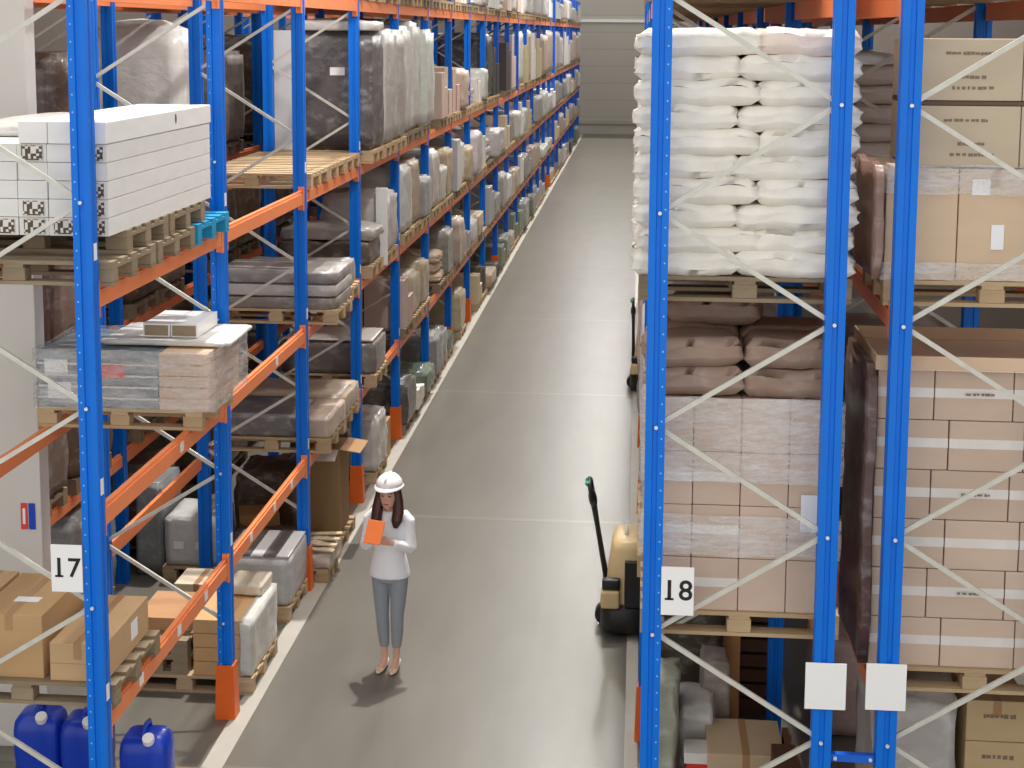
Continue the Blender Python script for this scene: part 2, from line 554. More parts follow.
for sx in (-1, 1): put('bolt', BOLT, sp, (sx * .1, -.02, 0))


# signs
def sign(x0, x1, z0, z1, y, label, text=None):
    o = put('number_sign' if text else 'blank_sign', boxm(x1 - x0, .006, z1 - z0, 'paper', .001), None, ((x0 + x1) / 2, y, z0))
    thing(o, label, 'sign')
    if text:
        cu = bpy.data.curves.new('number', 'FONT'); cu.body = text; cu.size = .165; cu.align_x = 'CENTER'; cu.align_y = 'CENTER'; cu.extrude = .0005; cu.space_character = 1.12
        cu.offset = .002
        tmp = bpy.data.objects.new('tmp', cu); C.objects.link(tmp)
        dg = bpy.context.evaluated_depsgraph_get(); me = bpy.data.meshes.new_from_object(tmp.evaluated_get(dg))
        bpy.data.objects.remove(tmp); bmf = bmesh.new(); bmf.from_mesh(me)
        ys = [v.co.y for v in bmf.verts]; ft = [v.co.x for v in bmf.verts if v.co.x < -.01 and v.co.y < min(ys) + .01]
        x0_ = min(v.co.x for v in bmf.verts)
        ft = [x for x in ft if x < x0_ + .07]; x1 = (min(ft) + max(ft)) / 2
        bmesh.ops.create_cube(bmf, size=1, matrix=Matrix.Translation((x1, min(ys) + .006, 0)) @ Matrix.Diagonal((.05, .012, .001, 1)))
        bmf.to_mesh(me); bmf.free(); me.materials.clear(); me.materials.append(M['black'])
        put('number', me, o, (.0, -.0045, (z1 - z0) / 2), (math.pi / 2, 0, 0))
    return o


sign(-.30, -.11, 2.10, 2.39, Y0 - .062, 'white number sign reading 17 on the first blue post', '17')
sign(3.305, 3.49, 2.125, 2.41, YR - .062, 'white number sign reading 18 on the blue post of the white-sack rack', '18')
sign(4.13, 4.36, 1.6, 1.875, YR - .062, 'blank white sign on the rear post of the white-sack rack')
sign(4.47, 4.695, 1.61, 1.885, YR - .062, 'blank white sign on the post of the outer carton rack')


# ------------------------------------------------------------------ pallets
def pallet(x0, x1, y0, y1, z, label, near=True, mat='wood', group='wooden pallets'):
    sx, sy = x1 - x0, y1 - y0; cx, cy = (x0 + x1) / 2, (y0 + y1) / 2
    deck = lambda m: [m.box(-sx / 2, sx / 2, -sy / 2 + i * (sy - .1) / 4 * 1.0, -sy / 2 + i * (sy - .1) / 4 + .1, .122, .144) for i in range(5)] + \
                     [m.box(-sx / 2 + i * (sx - .12) / 2, -sx / 2 + i * (sx - .12) / 2 + .12, -sy / 2, sy / 2, .1, .122) for i in range(3)]
    bl = [(-sx / 2 + i * (sx - .14) / 2 + .07, -sy / 2 + j * (sy - .1) / 2 + .05) for i in range(3) for j in range(3)]
    key = (round(sx, 2), round(sy, 2), mat)
    if near:
        o = empty('wooden_pallet', (cx, cy, z), label, 'pallet', group)
        def mk():
            m = MB(); deck(m); return m.mesh('deck', M[mat])
        put('deck_boards', cached(('deck',) + key, mk), o)
        bm_ = cached(('block', mat), lambda: MB().box(-.07, .07, -.05, .05, .022, .1).mesh('block', M[mat], False, .004, 1))
        for x, y in bl: put('block', bm_, o, (x, y, 0))
        rm = cached(('run',) + key, lambda: MB().box(-sx / 2, sx / 2, -.05, .05, 0, .022).mesh('runner', M[mat]))
        for j in range(3): put('bottom_runner', rm, o, (0, -sy / 2 + j * (sy - .1) / 2 + .05, 0))
    else:
        def mk2():
            m = MB(); deck(m)
            for x, y in bl: m.box(x - .07, x + .07, y - .05, y + .05, .022, .1)
            for j in range(3): yy = -sy / 2 + j * (sy - .1) / 2 + .05; m.box(-sx / 2, sx / 2, yy - .05, yy + .05, 0, .022)
            return m.mesh('pallet', M[mat])
        o = put('wooden_pallet', cached(('pal',) + key, mk2), None, (cx, cy, z)); thing(o, label, 'pallet', group)
    return o


def crate(name, x0, x1, y0, y1, z0, z1, label, color, cat='carton', mat='carton', group=None, bev=.006, tape=None, rz=0):
    o = put(name, boxm(x1 - x0, y1 - y0, z1 - z0, mat, bev), None, ((x0 + x1) / 2, (y0 + y1) / 2, z0), (0, 0, rz), lin(*color))
    thing(o, label, cat, group)
    if tape:
        tw = .05; sx, sy, sz = x1 - x0, y1 - y0, z1 - z0
        if tape == 'top': m = MB().box(-tw / 2, tw / 2, -sy / 2, sy / 2, sz, sz + .0015).box(-tw / 2, tw / 2, -sy / 2 - .0015, -sy / 2, sz - .1, sz + .0015)
        elif tape == 'topx': m = MB().box(-sx / 2, sx / 2, -tw / 2, tw / 2, sz, sz + .0015).box(sx / 2, sx / 2 + .0015, -tw / 2, tw / 2, sz - .1, sz + .0015)
        elif tape == 'band': m = MB().box(-sx / 2, sx / 2, -sy / 2 - .0015, -sy / 2, sz * .45, sz * .45 + .055)
        put('packing_tape', m.mesh('tape', M['tape' if tape == 'band' else 'tapebrown']), o)
    return o


def wrapped(x0, x1, y0, y1, z0, z1, label, color, amp=.018, crown=0.0, group=None, name='wrapped_load', mat='film'):
    o = put(name, wrapm(x1 - x0, y1 - y0, z1 - z0, random.random() * 50, amp, mat, crown), None, ((x0 + x1) / 2, (y0 + y1) / 2, z0), (0, 0, 0), lin(*color))
    return thing(o, label, 'wrapped load', group)


def paper_on(o, x, z, w, h, y, mat='paper', name='paper_label'):
    return put(name, MB().box(-w / 2, w / 2, -.001, .001, -h / 2, h / 2).mesh('label', M[mat]), o, (x, y, z))


def dashes(o, x, z, w, h, y):
    """a faint line of illegible printing"""
    m = MB(); a = -w / 2
    while a < w / 2 - .01:
        b = min(w / 2, a + random.uniform(.012, .03))
        m.box(a, b, -.0008, .0008, -h / 2 * random.uniform(.6, 1), h / 2 * random.uniform(.6, 1)); a = b + random.choice((.003, .004, .012))
    return put('printed_mark', m.mesh('mark', M['faint']), o, (x, y, z))


# ------------------------------------------------------------------ long aisle rack, first bay
zt = [z + BH for z in ZL]
z3 = zt[2]
for i, (a, b, nm) in enumerate(((8.45, 9.25, 'near the camera'), (9.3, 10.1, 'in the middle'))):
    pallet(-1.13, .07, a, b, z3, f'weathered wooden pallet, lower one of the stack {nm}, under long white cartons', True, 'wood_old')
pallet(-1.13, .07, 10.17, 10.97, z3, 'bright blue wooden pallet behind the pallets of long white cartons', True, 'wood_blue')
for i, (a, b, nm) in enumerate(((8.78, 9.58, 'closer to the camera'), (9.62, 10.42, 'farther from the camera'))):
    pallet(-1.13, .05, a, b, z3 + .144, f'weathered wooden pallet directly under the long white cartons, {nm}', True, 'wood_old')
zc = z3 + .289
rowh = .109; cw = .183
marks = {(0, 4): 1, (0, 3): 0, (0, 2): 1, (0, 1): 1, (0, 0): 1, (2, 4): 1, (2, 1): 1, (2, 0): 1, (1, 0): 1, (3, 0): 1}
for r in range(5):
    for c in range(6):
        x1 = .04 - c * cw
        o = crate('long_carton', x1 - cw + .004, x1, 8.5 + random.uniform(-.006, .006), 10.6, zc + r * rowh, zc + (r + 1) * rowh - .003,
                  f'long white carton, {ORD[c+1]} column from the aisle, {ORD[r+1]} row from below, third shelf', (236, 234, 230), group='long white cartons on the third shelf', mat='carton', bev=.003)
        if marks.get((c, r)): paper_on(o, .005, rowh * .5, .125, .085, -1.06, 'label', 'end_label')
for c in range(3):
    x1 = .045 - c * .178
    o = crate('long_carton', x1 - .174, x1, 8.48, 10.62, zc + 5 * rowh, zc + 5 * rowh + .13, f'long white carton of the raised top layer, {ORD[c+1]} from the aisle', (242, 240, 237), group='long white cartons on the third shelf', bev=.006)
    if c == 0: put('hand_hole', MB().ell((0, 0, 0), (.002, .018, .035)).mesh('hole', M['print'], True), o, (.087, .25, .075))  # solid dark oval; the shade inside the hole is painted on
wrapped(-1.1, -.5, 9.0, 10.5, zc + 5 * rowh, zc + 5 * rowh + .07, 'crumpled white film sheet lying on the long white cartons', (226, 220, 212), .012, .03)

# second shelf: flat packs
z2 = zt[1]
pallet(-1.12, .08, 10.14, 10.96, z2, 'wooden pallet under the stack of blue-grey flat packs', True)
zc = z2 + .144
for r in range(5):
    o = crate('flat_pack', -1.12, -.24, 10.16, 10.98, zc + r * .082, zc + r * .082 + .078,
              f'blue-grey flat pack in the film-wrapped stack, {ORD[r+1]} from below', (118, 134, 142), 'flat pack', 'film', 'blue-grey flat packs', .008)
    if r in (0, 1, 2, 3): put('white_edge', MB().box(-.44, .44, -.413, -.41, .062, .078).mesh('edge', M['tape']), o)
    if r == 3: paper_on(o, .1, .02, .2, .1, -.416, 'red', 'red_label'); paper_on(o, -.3, .05, .17, .1, -.416)
    if r == 1: paper_on(o, -.28, .04, .17, .12, -.416)
for r in range(5):
    crate('slim_carton', -.23, .12, 10.15, 10.98, zc + r * .082, zc + r * .082 + .079,
          f'slim beige carton beside the blue-grey flat packs, {ORD[r+1]} from below', (222, 190, 160), 'carton', 'carton', 'slim beige cartons')
o = thing(put('stretch_film', sleeve(1.32, .88, .43, 3), None, (-.48, 10.57, zc + .0)), 'clear crinkled stretch film round the blue-grey flat packs', 'stretch film')
wrapped(-.72, .22, 10.35, 11.02, zc + .42, zc + .455, 'loose white cover sheet on top of the blue-grey flat packs', (238, 234, 228), .012)
o = empty('white_tube_box', (-.24, 10.72, zc + .46), 'white twin-cell carton with open ends on the cover sheet', 'carton')
for i in (-1, 1):
    b = put('cell', MB().box(-.1, .1, -.26, .26, 0, .1).mesh('cell', M['whiteplastic'], False, .006), o, (i * .103, 0, 0))
    put('open_end', MB().box(-.088, .088, -.262, -.259, .012, .088).mesh('end', M['wood_old']), b)

# lowest shelf: brown cartons
z1 = zt[0]
pallet(-1.16, .02, 8.45, 9.3, z1, 'wooden pallet under the brown cartons on the lowest shelf', True, 'wood_old')
zc = z1 + .144
CB = (206, 172, 130)
o = crate('carton', -.40, -.05, 8.48, 9.28, zc, zc + .24, 'plain brown carton beside the first post, lowest shelf', CB, tape='top', group='brown cartons on the lowest shelf')
put('paper_label', MB().box(-.001, .001, -.06, .06, -.06, .06).mesh('l', M['paper']), o, (.1765, .12, .13))
put('seam', MB().box(-.175, .175, -.4015, -.4, .11, .114).mesh('seam', M['tapebrown']), o)
o = crate('carton', -.87, -.45, 8.5, 9.2, zc, zc + .40, 'taller brown carton with white paper on top, lowest shelf', (200, 164, 120), tape='top', group='brown cartons on the lowest shelf')
put('paper_label', MB().box(-.08, .08, -.04, .04, 0, .002).mesh('l', M['paper']), o, (.02, -.1, .4005))
o = crate('carton', -1.15, -.885, 8.5, 9.2, zc, zc + .41, 'brown carton farthest from the aisle, lowest shelf of the first bay', (212, 176, 132), tape='top', group='brown cartons on the lowest shelf')
put('paper_label', MB().box(-.07, .07, -.05, .05, 0, .002).mesh('l', M['paper']), o, (.02, -.1, .4105))

# jerrycans
def jerry_mesh():
    m = MB(); n = 20
    def ring(w, d, z):
        return [(w * (abs(math.cos(t)) ** .45) * math.copysign(1, math.cos(t)), d * (abs(math.sin(t)) ** .45) * math.copysign(1, math.sin(t)), z) for t in (2 * math.pi * k / n + .01 for k in range(n))]
    m.loft([ring(.145, .12, 0), ring(.165, .14, .02), ring(.17, .145, .12), ring(.163, .14, .2), ring(.17, .145, .28), ring(.17, .145, .44),
            ring(.16, .135, .5), ring(.13, .11, .54), ring(.08, .07, .555)])
    return m.mesh('can', M['blueplastic'], True)


JM = jerry_mesh()
JH = MB().tube([(0, -.09, .53), (0, -.08, .585), (0, 0, .6), (0, .08, .585), (0, .09, .53)], .017, 8).mesh('handle', M['blueplastic'], True)
JC = MB().tube([(0, 0, 0), (0, 0, .04)], [.042, .04], 14).mesh('cap', M['whiteplastic'])
pallet(-1.1, .1, 9.2, 10.0, 0, 'wooden pallet on the floor carrying the blue jerrycans', True)
for x, y, lab in ((-.13, 9.42, 'blue jerrycan with white cap beside the first post, closest to the aisle'), (-.62, 9.62, 'blue jerrycan with white cap, middle one of the three'),
                  (-.97, 9.66, 'blue jerrycan with white cap, farthest from the aisle')):
    o = put('jerrycan', JM, None, (x, y, .144), (0, 0, R(4))); thing(o, lab, 'jerrycan', 'blue jerrycans')
    put('handle', JH, o); put('cap', JC, o, (.04, -.1, .525), (R(30), 0, 0))
    if x > -.3: paper_on(o, -.02, .3, .1, .1, -.147)

# floor of the second bay (between second and third frame)
z = 0
pallet(-1.1, .05, 11.5, 12.35, 0, 'wooden pallet on the floor by the second post, flat cartons on top', True)
for r in range(4):
    crate('flat_carton', -.45, -.04, 11.52, 12.35, .145 + r * .12, .145 + r * .12 + .116, f'flat brown carton wrapped in film, {ORD[r+1]} from below, by the second post', (214, 172, 122), 'carton', 'carton', 'flat cartons by the second post')
wrapped(-.055, .04, 11.5, 12.4, .15, .63, 'pale film sheet hanging down the aisle side of the flat cartons', (226, 222, 214), .012)
for r in range(2):
    pallet(-1.06, -.5, 11.52, 12.3, .145 + r * .145, f'grey slatted half pallet beside the flat cartons, {ORD[r+1]} from below', False, 'wood_old')
crate('flat_carton', -1.0, -.52, 11.7, 12.3, .437, .55, 'wide brown carton lying on the slatted half pallets', (196, 150, 110))
crate('carton', -.95, -.55, 12.6, 13.0, .02, .5, 'pale beige carton standing behind the slatted half pallets', (220, 206, 180), tape='top')
wrapped(-.3, .0, 12.05, 12.4, .635, .72, 'small crumpled cream paper bundle on the flat cartons', (226, 214, 190), .02)
pallet(-.66, 0.0, 13.02, 13.78, 0, 'wooden pallet under the grey wrapped block by the third post')
wrapped(-.64, -.01, 13.05, 13.8, .144, .6, 'grey film-wrapped block on a floor pallet by the third post', (206, 206, 206), .01)
for i, c in enumerate(((232, 230, 226), (96, 92, 90), (222, 220, 216), (120, 116, 112), (236, 234, 230))):
    crate('flat_sheet', -.62 + i * .122, -.62 + i * .122 + .116, 13.07, 13.78, .603, .615, f'thin {"dark grey" if i % 2 else "pale grey"} strip on the grey wrapped block, {ORD[i+1]} from the back', c, 'sheet', 'paint', bev=.002)
pallet(-1.5, -.93, 13.95, 14.65, 0, 'wooden pallet under the pale grey block behind the third frame')
o = wrapped(-1.48, -.95, 13.98, 14.62, .144, .64, 'pale grey wrapped block behind the third frame of the long rack', (228, 226, 222), .008)
paper_on(o, -.12, .22, .1, .08, -.34); paper_on(o, .1, .22, .1, .08, -.34)
wrapped(-1.8, -1.53, 14.05, 14.7, 0, .95, 'narrow grey wrapped column of goods beside the pale grey block', (150, 152, 150), .012)

# third bay
def slot(k, s, n=3): 
    w = (L - .2) / n
    return Yl(k) + .1 + w * s + .03, Yl(k) + .1 + w * (s + 1) - .03


pallet(-.98, .17, 14.03, 14.85, zt[0], 'wooden pallet under the long grey slab, lowest shelf, third bay')
wrapped(-.97, -.15, 14.05, 14.85, zt[0] + .144, zt[0] + .36, 'dark grey film-wrapped slab, lowest shelf, third bay', (122, 118, 116), .008)
wrapped(-.14, .17, 14.05, 14.85, zt[0] + .144, zt[0] + .35, 'pinkish beige wrapped slab beside the dark grey slab, third bay', (208, 186, 166), .008)
wrapped(-.95, .15, 14.9, 15.7, zt[0] + .144, zt[0] + .35, 'beige wrapped slab behind the dark grey slab, lowest shelf, third bay', (196, 176, 150), .01)
pallet(-1.0, .15, 14.9, 15.7, zt[0], 'wooden pallet under the beige wrapped slab, third bay')
pallet(-.95, .25, 14.05, 14.85, zt[1], 'wooden pallet under grey flat packs, second shelf, third bay')
for r in range(3):
    wrapped(-.95, .24, 14.07, 14.85, zt[1] + .144 + r * .125, zt[1] + .144 + r * .125 + .115, f'grey wrapped flat bundle, {ORD[r+1]} from below, second shelf, third bay', ((150, 140, 130), (206, 200, 194), (158, 152, 146))[r], .008)
pallet(-1.0, .15, 15.0, 15.8, zt[1], 'wooden pallet behind the grey flat bundles, second shelf, third bay')
wrapped(-1.0, .1, 15.0, 15.8, zt[1] + .144, zt[1] + .4, 'low grey wrapped load behind the flat bundles, third bay', (170, 164, 156), .015)
for s in range(3):
    a, b = slot(2, s)
    pallet(-1.13, .03, a - .02, b + .02, zt[2], f'empty light wooden pallet, {ORD[s+1]} of three on the third shelf, third bay')
# floor of the third bay: cartons, dark film, scrap
crate('tall_carton', -.32, .06, 15.05, 15.55, .15, 1.06, 'tall olive-brown open carton with raised flaps beside the aisle', (156, 126, 88), bev=.004)
o = S.objects.get('tall_carton')
put('flap', MB().box(0, .22, -.24, .24, 0, .006).mesh('flap', M['tapebrown']), o, (.19, 0, .912), (0, R(8), 0))
put('flap', MB().box(-.2, 0, -.24, .24, 0, .006).mesh('flap', M['tapebrown']), o, (-.19, 0, .912), (0, R(-38), 0))
put('flap', MB().box(-.18, .18, -.2, 0, 0, .006).mesh('flap', M['tape']), o, (0, -.25, .912), (R(20), 0, 0))
pallet(-1.1, .1, 14.9, 15.7, 0, 'wooden pallet under the open olive-brown carton')
wrapped(-1.05, -.36, 14.95, 15.65, .144, .8, 'dark film-covered heap of cartons beside the tall open carton', (92, 74, 58), .05, .1)
crate('carton', -.92, -.52, 14.55, 14.9, .02, .5, 'tilted tan carton in front of the dark film heap', (170, 128, 84), rz=.3)
pallet(-1.0, .15, 14.02, 14.52, 0, 'low wooden pallet holding scrap film by the fourth post')
wrapped(-.9, -.2, 14.05, 14.5, .144, .42, 'heap of dark brown scrap film on a low pallet', (104, 84, 66), .06, .06)
wrapped(-.2, .16, 14.05, 14.5, .144, .3, 'heap of pale scrap film on a low pallet by the aisle', (206, 192, 174), .06, .05)
for i in range(4):
    crate('loose_slat', -.3, .2, 14.08 + i * .11, 14.15 + i * .11, .31 + .015 * i, .325 + .015 * i, f'loose pale wooden slat on the scrap heap, {ORD[i+1]} from the camera', (206, 184, 150), 'slat', bev=.002, rz=.1 * i - .15)

# fourth bay
a = Yl(3) + .16
for s, yy in enumerate((a, a + .86, a + 1.7)): pallet(-1.1, .12, yy, yy + .8, zt[2], f'wooden pallet under tall wrapped goods, {ORD[s+1]} on the third shelf, fourth bay')
crate('white_panel_box', -1.05, -.78, a + .02, a + .78, zt[2] + .144, zt[2] + 1.5, 'tall white panel box beside the dark wrapped tower, third shelf', (226, 224, 220), 'carton', 'paint')
o = wrapped(-.76, .1, a + .02, a + .8, zt[2] + .144, zt[2] + 1.5, 'tall dark grey goods under glossy film with small white label', (104, 98, 96), .018)
paper_on(o, .05, .9, .17, .09, -.41)
o = wrapped(-.74, .11, a + .84, a + 1.62, zt[2] + .144, zt[2] + 1.52, 'tall pale wrapped tower behind the dark one, third shelf', (206, 202, 198), .018)
wrapped(-.78, .12, a, a + .82, zt[2] + 1.5, zt[2] + 1.6, 'pale film hood on top of the dark wrapped tower', (214, 208, 202), .02, .04)
wrapped(-1.0, .1, a + 1.7, a + 2.48, zt[2] + .144, zt[2] + 1.5, 'tall greyish wrapped tower closing the fourth bay, third shelf', (196, 190, 184), .02, .06)
pallet(-1.0, .14, a, a + .8, zt[0], 'wooden pallet under the mid-grey block, lowest shelf, fourth bay')
wrapped(-.98, .12, a + .02, a + .8, zt[0] + .144, zt[0] + .52, 'mid-grey wrapped block with pale top, lowest shelf, fourth bay', (136, 126, 120), .01)
crate('cover_sheet', -.95, .1, a + .03, a + .78, zt[0] + .535, zt[0] + .55, 'pale cover sheet on the mid-grey block, fourth bay', (220, 210, 200), 'sheet')
pallet(-1.05, .1, a, a + .8, zt[1], 'wooden pallet under loose pale sheets, second shelf, fourth bay')
wrapped(-1.0, .06, a + .02, a + .8, zt[1] + .144, zt[1] + .42, 'dark boxes under a pale loose sheet, second shelf, fourth bay', (110, 98, 88), .03)
wrapped(-.95, .1, a + .05, a + .75, zt[1] + .43, zt[1] + .56, 'wavy pale film sheet over the dark boxes, fourth bay', (200, 192, 184), .04, .03)
crate('white_board', -.02, .12, a + .95, a + 1.0, zt[1] + .01, zt[1] + .95, 'upright white board wrapped in film at the shelf edge, fourth bay', (236, 236, 234), 'board')
wrapped(-.7, .1, a + 1.02, a + 1.8, zt[1] + .144, zt[1] + .85, 'white crumpled wrapped load behind the upright board, fourth bay', (214, 208, 202), .035, .05)
pallet(-1.05, .1, a + 1.02, a + 1.82, zt[1], 'wooden pallet under the white crumpled load, fourth bay', False)
pallet(-1.1, .05, a + .5, a + 1.3, 0, 'wooden pallet on the floor of the fourth bay')
wrapped(-1.0, -.35, a + .5, a + 1.3, .144, .7, 'dark wrapped floor load of the fourth bay', (120, 104, 90), .03)
wrapped(-.33, .05, a + .52, a + 1.3, .144, .78, 'white wrapped floor load beside the aisle, fourth bay', (216, 208, 200), .03)
crate('carton', -.5, .0, a + 1.45, a + 1.85, .0, .5, 'tan carton standing on the floor, fourth bay, by the aisle', (196, 160, 116), tape='top')

# ------------------------------------------------------------------ long aisle rack, the remaining bays
PAL = {'white': (228, 224, 218), 'grey': (176, 172, 168), 'beige': (212, 190, 160), 'brown': (120, 96, 76), 'dark grey': (92, 88, 86), 'green-grey': (136, 146, 128), 'pinkish': (214, 190, 176), 'tan': (196, 156, 110)}
def loads(k, lev, n, x0, x1, bias, rack, hr, kindw=(.6, .3, .1), near=False):
    zb = 0 if lev == 0 else zt[lev - 1]
    w = (L - .2) / n
    for s in range(n):
        if random.random() < .06 and k > 4: continue
        a = Yl(k) + .1 + w * s + .02; b = a + w - .05
        cn = random.choice(bias); h = random.uniform(*hr)
        nm = '' if n == 1 else (', near end', ', far end')[s] if n == 2 else (', near third', ', middle third', ', far third')[s]
        where = f'{SHELF[lev]}, {ORD[k+1]} bay{nm}, {rack}'
        pallet(x0, x1, a, b, zb, f'wooden pallet, {where}', False, 'wood' if random.random() < .7 else 'wood_old')
        zz = zb + .145; t = random.random(); ov = random.uniform(-.05, .06)
        jj = random.randint(-14, 12); jit = lambda c: tuple(max(0, min(255, v + jj + random.randint(-4, 4))) for v in c)
        if t < kindw[0]:
            wrapped(x0 + .03, x1 + ov, a, b, zz, zz + h, f'{cn} film-wrapped load, {where}', jit(PAL[cn]), .025, random.choice((0, .05)))
        elif t < kindw[0] + kindw[1]:
            m = (a + b) / 2; xm = x1 - .55
            hh = h * random.uniform(.5, .9)
            crate('carton', xm, x1 + ov, a, m - .01, zz, zz + h, f'{cn} carton facing the aisle, {where}', jit(PAL[cn]), tape='topx')
            crate('carton', xm, x1 + ov * .5, m + .01, b, zz, zz + hh, f'lower {cn} carton behind it, {where}', jit(PAL[cn]))
            crate('carton', x0 + .03, xm - .02, a, b, zz, zz + h * .9, f'{cn} carton at the rear, {where}', jit(PAL[cn]))
        else:
            q = max(2, int(h / .17))
            for i in range(q):
                o = put('sack', sackm(1.0, .72, .156, i % 3), None, ((x0 + x1) / 2 + random.uniform(-.02, .05), (a + b) / 2, zz + i * .155), (0, 0, 0), lin(*jit(PAL[cn])))
                o.scale = (1, (b - a) / .8, 1)
                thing(o, f'{cn} sack, {ORD[i+1]} from below, {where}', 'sack', 'sacks on the long aisle rack')


LA = 'long aisle rack'
for k in range(4, NB):
    n = 3 if k < 8 else (2 if k < 13 else 1)
    for lev in range(5):
        if lev == 4 and k < 6: pass
        bias = {0: ['white', 'grey', 'green-grey', 'beige', 'dark grey'], 1: ['white', 'grey', 'pinkish', 'beige'], 2: ['white', 'white', 'grey', 'beige'],
                3: ['white', 'white', 'pinkish', 'beige'] if k not in (8, 9) else ['dark grey'], 4: ['white', 'white', 'beige', 'pinkish']}[lev]
        hr = {0: (.25, .75), 1: (.3, .8), 2: (.5, .9), 3: (.45, .8) if k < 8 and k > 4 else (1.0, 1.45), 4: (.5, .9)}[lev]
        if k == 4 and lev == 3: bias, hr = ['white'], (1.35, 1.48)
        loads(k, lev, n, -1.12, .05, bias, LA, hr, (1, 0, 0) if k == 4 and lev == 3 else (.55, .33, .12) if n > 1 else (.75, .25, 0))
for k in (3,):
    loads(k, 4, 2, -1.12, .05, ['white', 'beige'], LA, (.4, .6), (1, 0, 0))

# second row behind the long rack
SR = 'second rack row'
def brow(k, lev, f0, f1, h, cn, txt, crown=0.0, amp=.02, col=None):
    zb = 0 if lev == 0 else zt[lev - 1]
    a = Yl(k) + .1 + (L - .2) * f0; b = Yl(k) + .1 + (L - .2) * f1
    w_ = f'{SHELF[lev]}, {ORD[k]} bay, {SR}'
    pallet(BX - D + .02, BX + .04, a, b, zb, f'wooden pallet under the {txt}, {w_}', False, 'wood_old')
    wrapped(BX - D + .04, BX + .05, a, b, zb + .145, zb + .145 + h, f'{txt}, {w_}', col or PAL.get(cn, cn), amp, crown)


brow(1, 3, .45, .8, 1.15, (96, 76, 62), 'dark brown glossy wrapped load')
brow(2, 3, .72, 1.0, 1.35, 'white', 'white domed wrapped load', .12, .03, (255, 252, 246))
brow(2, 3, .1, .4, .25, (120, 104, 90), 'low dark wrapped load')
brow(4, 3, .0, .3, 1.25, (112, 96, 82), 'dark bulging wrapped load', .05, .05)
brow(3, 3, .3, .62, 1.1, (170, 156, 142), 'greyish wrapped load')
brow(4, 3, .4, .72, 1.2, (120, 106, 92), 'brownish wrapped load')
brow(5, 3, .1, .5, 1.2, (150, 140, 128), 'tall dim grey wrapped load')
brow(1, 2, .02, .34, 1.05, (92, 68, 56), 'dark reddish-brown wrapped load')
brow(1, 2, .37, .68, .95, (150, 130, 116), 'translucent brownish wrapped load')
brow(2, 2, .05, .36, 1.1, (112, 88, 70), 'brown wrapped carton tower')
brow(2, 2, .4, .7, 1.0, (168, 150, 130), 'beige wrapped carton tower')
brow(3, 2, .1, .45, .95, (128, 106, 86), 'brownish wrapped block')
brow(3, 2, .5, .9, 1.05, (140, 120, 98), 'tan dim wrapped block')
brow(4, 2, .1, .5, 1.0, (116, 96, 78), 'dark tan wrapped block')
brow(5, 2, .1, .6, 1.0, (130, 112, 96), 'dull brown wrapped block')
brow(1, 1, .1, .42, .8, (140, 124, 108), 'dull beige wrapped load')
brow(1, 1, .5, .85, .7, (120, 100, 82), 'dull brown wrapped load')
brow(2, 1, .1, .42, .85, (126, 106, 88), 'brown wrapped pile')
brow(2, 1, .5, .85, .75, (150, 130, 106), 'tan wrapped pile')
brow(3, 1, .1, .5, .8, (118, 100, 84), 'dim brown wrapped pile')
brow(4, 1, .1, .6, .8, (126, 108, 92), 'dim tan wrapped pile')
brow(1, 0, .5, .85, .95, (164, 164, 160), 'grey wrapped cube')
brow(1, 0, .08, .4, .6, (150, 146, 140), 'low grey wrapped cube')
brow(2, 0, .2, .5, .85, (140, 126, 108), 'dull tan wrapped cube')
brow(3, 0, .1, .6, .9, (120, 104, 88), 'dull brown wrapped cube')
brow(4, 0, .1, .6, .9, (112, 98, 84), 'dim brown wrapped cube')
for k in range(1, 7):
    for lev in (1, 2, 3):
        zb = zt[lev - 1]
        w_ = f'{SHELF[lev]}, {ORD[k]} bay, third rack row'
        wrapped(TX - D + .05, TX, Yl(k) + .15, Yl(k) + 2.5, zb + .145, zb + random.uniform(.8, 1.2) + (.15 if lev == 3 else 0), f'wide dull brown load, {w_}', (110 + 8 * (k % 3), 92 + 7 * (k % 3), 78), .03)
        pallet(TX - D + .05, TX, Yl(k) + .15, Yl(k) + 2.5, zb, f'wooden pallet, {w_}', False, 'wood_old')
for k in (1, 2, 3, 4): brow(k, 4, .1, .85, .7, (190, 176, 160), 'pale wrapped load')

# ------------------------------------------------------------------ white-sack rack, first bay
ys = YR + .16
zA = ZR1[0] + BH; zB = ZR1[1] + BH
pallet(W - .01, W + 1.14, ys, ys + .8, zA, 'light wooden pallet under the film-wrapped carton block', True)
zc = zA + .145
cols = [W + .005, W + .28, W + .555, W + .83, W + 1.105]
rowh = .317
for r in range(4):
    for c in range(4):
        o = crate('carton', cols[c] + .002, cols[c + 1] - .002, ys + .02 + random.uniform(0, .008), ys + .8, zc + r * rowh, zc + (r + 1) * rowh - .003,
                  f'pinkish-brown carton under film, {ORD[r+1]} row from below, {ORD[c+1]} column from the aisle', (210 + (jq := random.randint(-5, 5)), 186 + jq, 168 + jq), group='cartons of the film-wrapped block', tape='band' if r < 3 and c < 2 else None)
o = thing(put('stretch_film', sleeve(1.15, .84, .5, 9), None, (W + .555, ys + .41, zc + 4 * rowh - .49)), 'milky stretch film round the top of the carton block', 'stretch film')
o = thing(put('stretch_film', sleeve(1.15, .83, .24, 12), None, (W + .555, ys + .41, zc + .34)), 'milky stretch film band round the middle of the carton block', 'stretch film')
o = crate('document_sheet', W + .9, W + 1.02, ys - .012, ys - .009, zc + .5, zc + .72, 'white paper document on the film of the carton block', (240, 242, 246), 'paper', 'paint', bev=0)
zs = zc + 4 * rowh + .01
i = 0
